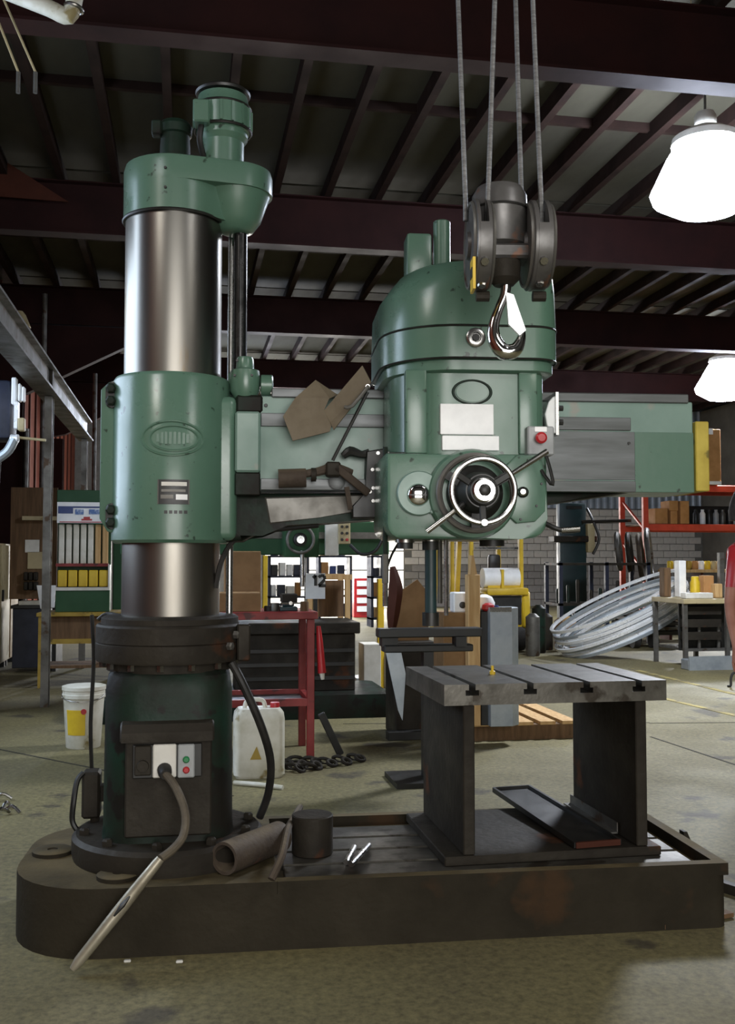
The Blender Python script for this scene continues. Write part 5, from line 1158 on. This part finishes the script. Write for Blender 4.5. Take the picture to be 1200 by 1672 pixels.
for i in range(7):
    px_ = 1136 + i * 11; p = ony(px_, 850, RY + .25); m = ('black', 'white_plate', 'black', 'grey_box', 'steel_dull', 'black', 'white_paint')[i]
    tag(B().lathe([(.05, 0), (.055, .02), (.055, .2), (.03, .24), (.03, .28)], (p.x, p.y, z1), n=14).done('jar', m, None), ['black jar on the rack, next to the cartons', 'white jar on the rack, the brightest', 'black jar between the white and the grey jar', 'light grey jar on the rack', 'dull grey jar on the rack', 'black jar near the right edge of the rack', 'off white jar at the right edge of the rack'][i], 'jar')
p = ony(1180, 826, RY + .6); tag(B().box(rxx(1130), rxx(1230), RY + .5, RY + .9, z1, z1 + .36, .02).done('dark_crate', 'black', None, 0), 'long black crate behind the jars on the rack', 'crate')
z2 = rz(797) + .066
q = bb(1152, 1176, 702, 792, dR + .1, .4); t = thing('tall_carton', 'tall tan carton with white flap on the upper rack level', 'carton', ((q[0] + q[1]) / 2, q[2] + .2, z2))
q[5] += z2 - q[4]; q[4] = z2; B().box(*q, .006).done('box', 'cardboard', t, 0); B().box(q[0], q[0] + .16, q[2] - .01, q[2] + .2, q[5] - .1, q[5] + .01).box(q[0], q[1], q[2] - .012, q[2], q[4], q[4] + .06).done('flap', 'white_plate', t, 0)
# workbench with clutter and grey channel
q = bb(1118, 1190, 978, 1082, 12.8, .9); wz = q[5]; q[4] = 0
t = thing('workbench', 'dark workbench with pale top and open front at the right edge', 'workbench', ((q[0] + q[1]) / 2 + .2, q[2] + .4, 0))
B().box(q[0], q[1] + .8, q[2], q[3], wz - .06, wz, .006).done('top', 'beige', t, 0)
for x in (q[0] + .01, q[1] - .03, q[1] + .72): B().box(x, x + .05, q[2] + .02, q[2] + .07, 0, wz - .06).done('leg', 'steel_dull', t, 0); B().box(x, x + .05, q[3] - .07, q[3] - .02, 0, wz - .06).done('leg', 'steel_dull', t, 0)
B().box(q[0] + .06, q[1] + .7, q[2] + .25, q[2] + .28, .2, wz - .06).done('back_panel', 'black', t, 0)
for k in range(3): B().box(q[0] + .07, q[1] - .05, q[2] + .1, q[2] + .24, wz - .2 - k * .16, wz - .1 - k * .16).done('drawer', 'cast', t, 0)
B().box(q[0] + .08, q[1] + .7, q[2] + .08, q[3] - .05, .2, .23).done('low_shelf', 'steel_dull', t, 0)
a = onz(1108, 1082, 0)
tag(B().box(q[0] - .08, q[1] + .9, q[2] - .25, q[2] - .05, 0, .13, .01).box(q[0] - .08, q[1] + .9, q[2] - .27, q[2] - .25, 0, .17).done('steel_channel', 'blue_grey' if 'blue_grey' in MATS else 'galv', None, 0), 'long grey steel channel on the floor before the workbench', 'channel')
r_ = bb(1147, 1182, 1022, 1058, 12.85, .25)
t = thing('stool_frame', 'small grey square stool frame under the workbench', 'stool', ((r_[0] + r_[1]) / 2, r_[2], .23))
for x in (r_[0], r_[1] - .03): B().box(x, x + .03, r_[2] + .1, r_[2] + .13, .23, r_[5]).done('leg', 'steel_dull', t, 0)
B().box(r_[0], r_[1], r_[2] + .1, r_[2] + .2, r_[5], r_[5] + .03).done('top', 'steel_dull', t, 0)
# things on the workbench
for (a, b_, c, m, nm, lab, dd) in ((1120, 1165, 968, 'white_paint', 'white_board', 'white board lying along the front of the workbench', .05), (1110, 1122, 918, 'white_plate', 'white_canister', 'white canister at the back of the workbench', .6),
                              (1130, 1148, 928, 'yellow', 'yellow_can', 'yellow can standing on the workbench', .35), (1150, 1166, 942, 'cardboard', 'tan_carton', 'tan block right of the yellow can on the workbench', .5),
                              (1168, 1180, 955, 'wood', 'wood_block', 'wood block at the foot of the grey post on the workbench', .4), (1085, 1108, 930, 'wood_dark', 'brown_case', 'brown case at the back left of the workbench', .7)):
    r_ = bb(a, b_, c, 978, 12.85 + dd, .15)
    if a < 1118: r_[0] = max(r_[0], q[0] + .01); r_[1] = r_[0] + .1
    if nm == 'yellow_can': o = B().lathe([(.065, 0), (.065, .2), (.05, .23), (.05, .27), (.04, .28)], ((r_[0] + r_[1]) / 2, r_[2] + .07, wz), n=18).done(nm, m, None)
    else: o = B().box(r_[0], r_[1], r_[2], r_[3], wz, wz + max(r_[5] - r_[4], .03), .01).done(nm, m, None, 0)
    tag(o, lab, nm.split('_')[1])
p = W(1180, 975, 13.3); tag(B().box(p.x - .035, p.x + .035, p.y, p.y + .07, wz, W(1180, 902, 13.3).z, .004).done('bench_post', 'steel_dull', None, 0), 'grey upright post on the workbench near the person', 'post')
# wall shelf of cans behind the coil
q = bb(1092, 1200, 930, 940, 17.3, .4)
t = thing('long_shelf', 'long pale shelf behind the workbench loaded with cans', 'shelf', ((q[0] + q[1]) / 2, q[2], 0)); shz = q[5]
B().box(q[0], q[1], q[2], q[3], q[5] - .05, q[5]).done('board', 'wood', t, 0)
for x in (q[0] + .02, (q[0] + q[1]) / 2, q[1] - .1): B().box(x, x + .05, q[2] + .05, q[3], 0, q[5] - .05).done('support', 'redbrown', t, 0)
for i in range(9):
    x = q[0] + .1 + i * .115; m = ('yellow', 'white_paint', 'wood', 'yellow_old', 'cardboard', 'white_plate', 'yellow', 'beige', 'wood')[i]
    tag(B().lathe([(.05, 0), (.055, .01), (.055, .12), (.04, .15)], (x, q[2] + .15, shz), n=12).done('small_can', m, None), ['first', 'second', 'third', 'fourth', 'fifth', 'sixth', 'seventh', 'eighth', 'ninth'][i] + ' small can from the left on the pale shelf behind the workbench', 'can', 'cans on the pale shelf')
# black hook shaped stand at the right edge
p = onz(1198, 1122, 0); t = thing('caster_stand', 'small black bent stand foot at the right edge of the floor', 'stand', (p.x, p.y, 0))
B().tube([(p.x - .07, p.y, .01), (p.x - .035, p.y, .02), (p.x - .03, p.y, .1), (p.x, p.y, .15), (p.x + .08, p.y, .16), (p.x + .16, p.y, .1), (p.x + .17, p.y, .01)], .014, 8, 4).done('bent_foot', 'black', t)
# ---------------------------------------------------------------- person at the right edge, walking away from the bench
def person():
    D = 6.35; e = W(1192, 1000, D); hip = W(1226, 1040, D)
    base = Vector((hip.x, hip.y, 0)); t = thing('person', 'person in red T-shirt and dark jeans with one bare arm hanging in view', 'person', base)
    S = {}; V, E, Rr = [], [], []
    def v(x, y, z, r): V.append((x, y, z)); Rr.append(r); return len(V) - 1
    def link(*a):
        for p, q in zip(a, a[1:]): E.append((p, q))
    # local x across the shoulders (towards image right), y away
    pel = v(0, 0, .95, (.15, .11)); wa = v(0, 0, 1.1, (.145, .1)); ch = v(0, 0, 1.28, (.16, .11)); up = v(0, .0, 1.42, (.13, .09)); nk = v(0, -.01, 1.5, (.06, .06)); nh = v(0, -.02, 1.56, (.058, .06))
    hd = v(0, -.02, 1.64, (.075, .09)); ht = v(0, -.01, 1.72, (.07, .085)); hh = v(0, 0, 1.77, (.04, .05)); link(pel, wa, ch, up, nk, nh, hd, ht, hh)
    for s in (-1, 1):
        hp_ = v(s * .09, 0, .86, (.088, .095)); kn = v(s * .1, -.02 + .04 * s, .48, (.06, .062)); cf = v(s * .1, .03 + .05 * s, .32, (.056, .058)); an = v(s * .1, .05 + .05 * s, .09, (.042, .045)); to = v(s * .115, -.12 + .05 * s, .045, (.042, .03)); link(pel, hp_, kn, cf, an, to)
        sh = v(s * .17, 0, 1.40, (.062, .065)); ua = v(s * .215, .0, 1.28, (.054, .056)); el = v(s * .25, .01, 1.09, (.042, .044)); fa = v(s * .27, -.01, .98, (.04, .042)); wr = v(s * .295, -.04, .85, (.027, .03)); pa = v(s * .30, -.05, .79, (.022, .04)); link(up, sh, ua, el, fa, wr, pa)
        kn2 = v(s * .3, -.053, .755, (.02, .038)); link(pa, kn2)
        for k, (dy, ln) in enumerate(((-.033, .07), (-.011, .08), (.011, .074), (.031, .058))):
            f1 = v(s * .3, -.053 + dy, .735, (.0095, .0095)); f2 = v(s * .296, -.056 + dy, .735 - ln * .5, (.009, .009)); f3 = v(s * .284, -.058 + dy, .735 - ln, (.007, .007)); link(kn2, f1, f2, f3)
        t1 = v(s * .293, -.095, .78, (.011, .011)); t2 = v(s * .286, -.108, .745, (.0095, .0095)); t3 = v(s * .28, -.108, .72, (.007, .007)); link(pa, t1, t2, t3)
    me = bpy.data.meshes.new('body'); me.from_pydata(V, E, []); o = bpy.data.objects.new('body', me); COL.link(o)
    sk = o.modifiers.new('skin', 'SKIN'); sk.use_smooth_shade = True
    for i, d in enumerate(me.skin_vertices[0].data): d.radius = Rr[i]; d.use_root = (i == 0)
    o.modifiers.new('sub', 'SUBSURF').levels = 2
    dg = bpy.context.evaluated_depsgraph_get(); ev = bpy.data.meshes.new_from_object(o.evaluated_get(dg)); o.modifiers.clear()
    o.data = ev; bpy.data.meshes.remove(me); ev.name = 'body'
    for m in ('skin', 'red', 'denim', 'black'): ev.materials.append(MATS[m])
    for p in ev.polygons:
        c = p.center; p.use_smooth = True
        arm_ = abs(c.x) > .19 and c.z < 1.42
        if c.z > 1.475: p.material_index = 0
        elif arm_ and c.z < 1.19: p.material_index = 0
        elif c.z > .93: p.material_index = 1
        elif c.z > .08: p.material_index = 2
        else: p.material_index = 3
    WL[o] = base; o.parent = t
    b = B(Matrix.Translation(base))
    b.loft([[(r * math.cos(a) * 1.0, y0 + r * math.sin(a) * 1.15, z) for a in [2 * PI * i / 20 for i in range(20)]] for r, y0, z in ((.078, .035, 1.6), (.088, .025, 1.66), (.088, .012, 1.72), (.07, .005, 1.785), (.03, .0, 1.81))]).done('hair', 'hair', t)
    for s in (-1, 1):
        B(Matrix.Translation(base)).lathe([(.004, 0), (.012, .004), (.012, .01), (.002, .014)], (s * .03, -.098, 1.665), (0, -1, 0), 10).done('eye', 'white_plate', t)
        B(Matrix.Translation(base)).lathe([(.018, 0), (.024, .006), (.012, .014)], (s * .074, 0, 1.65), (s, 0, 0), 10).done('ear', 'skin', t)
    B(Matrix.Translation(base)).loft([[(-.008, -.1, 1.665), (.008, -.1, 1.665), (.006, -.09, 1.67)], [(-.016, -.122, 1.63), (.016, -.122, 1.63), (0, -.09, 1.625)]]).done('nose', 'skin', t)
    B(Matrix.Translation(base)).box(-.024, .024, -.106, -.09, 1.59, 1.602, .004).done('mouth', 'redbrown', t)
    t.rotation_euler.z = math.radians(35)
person()
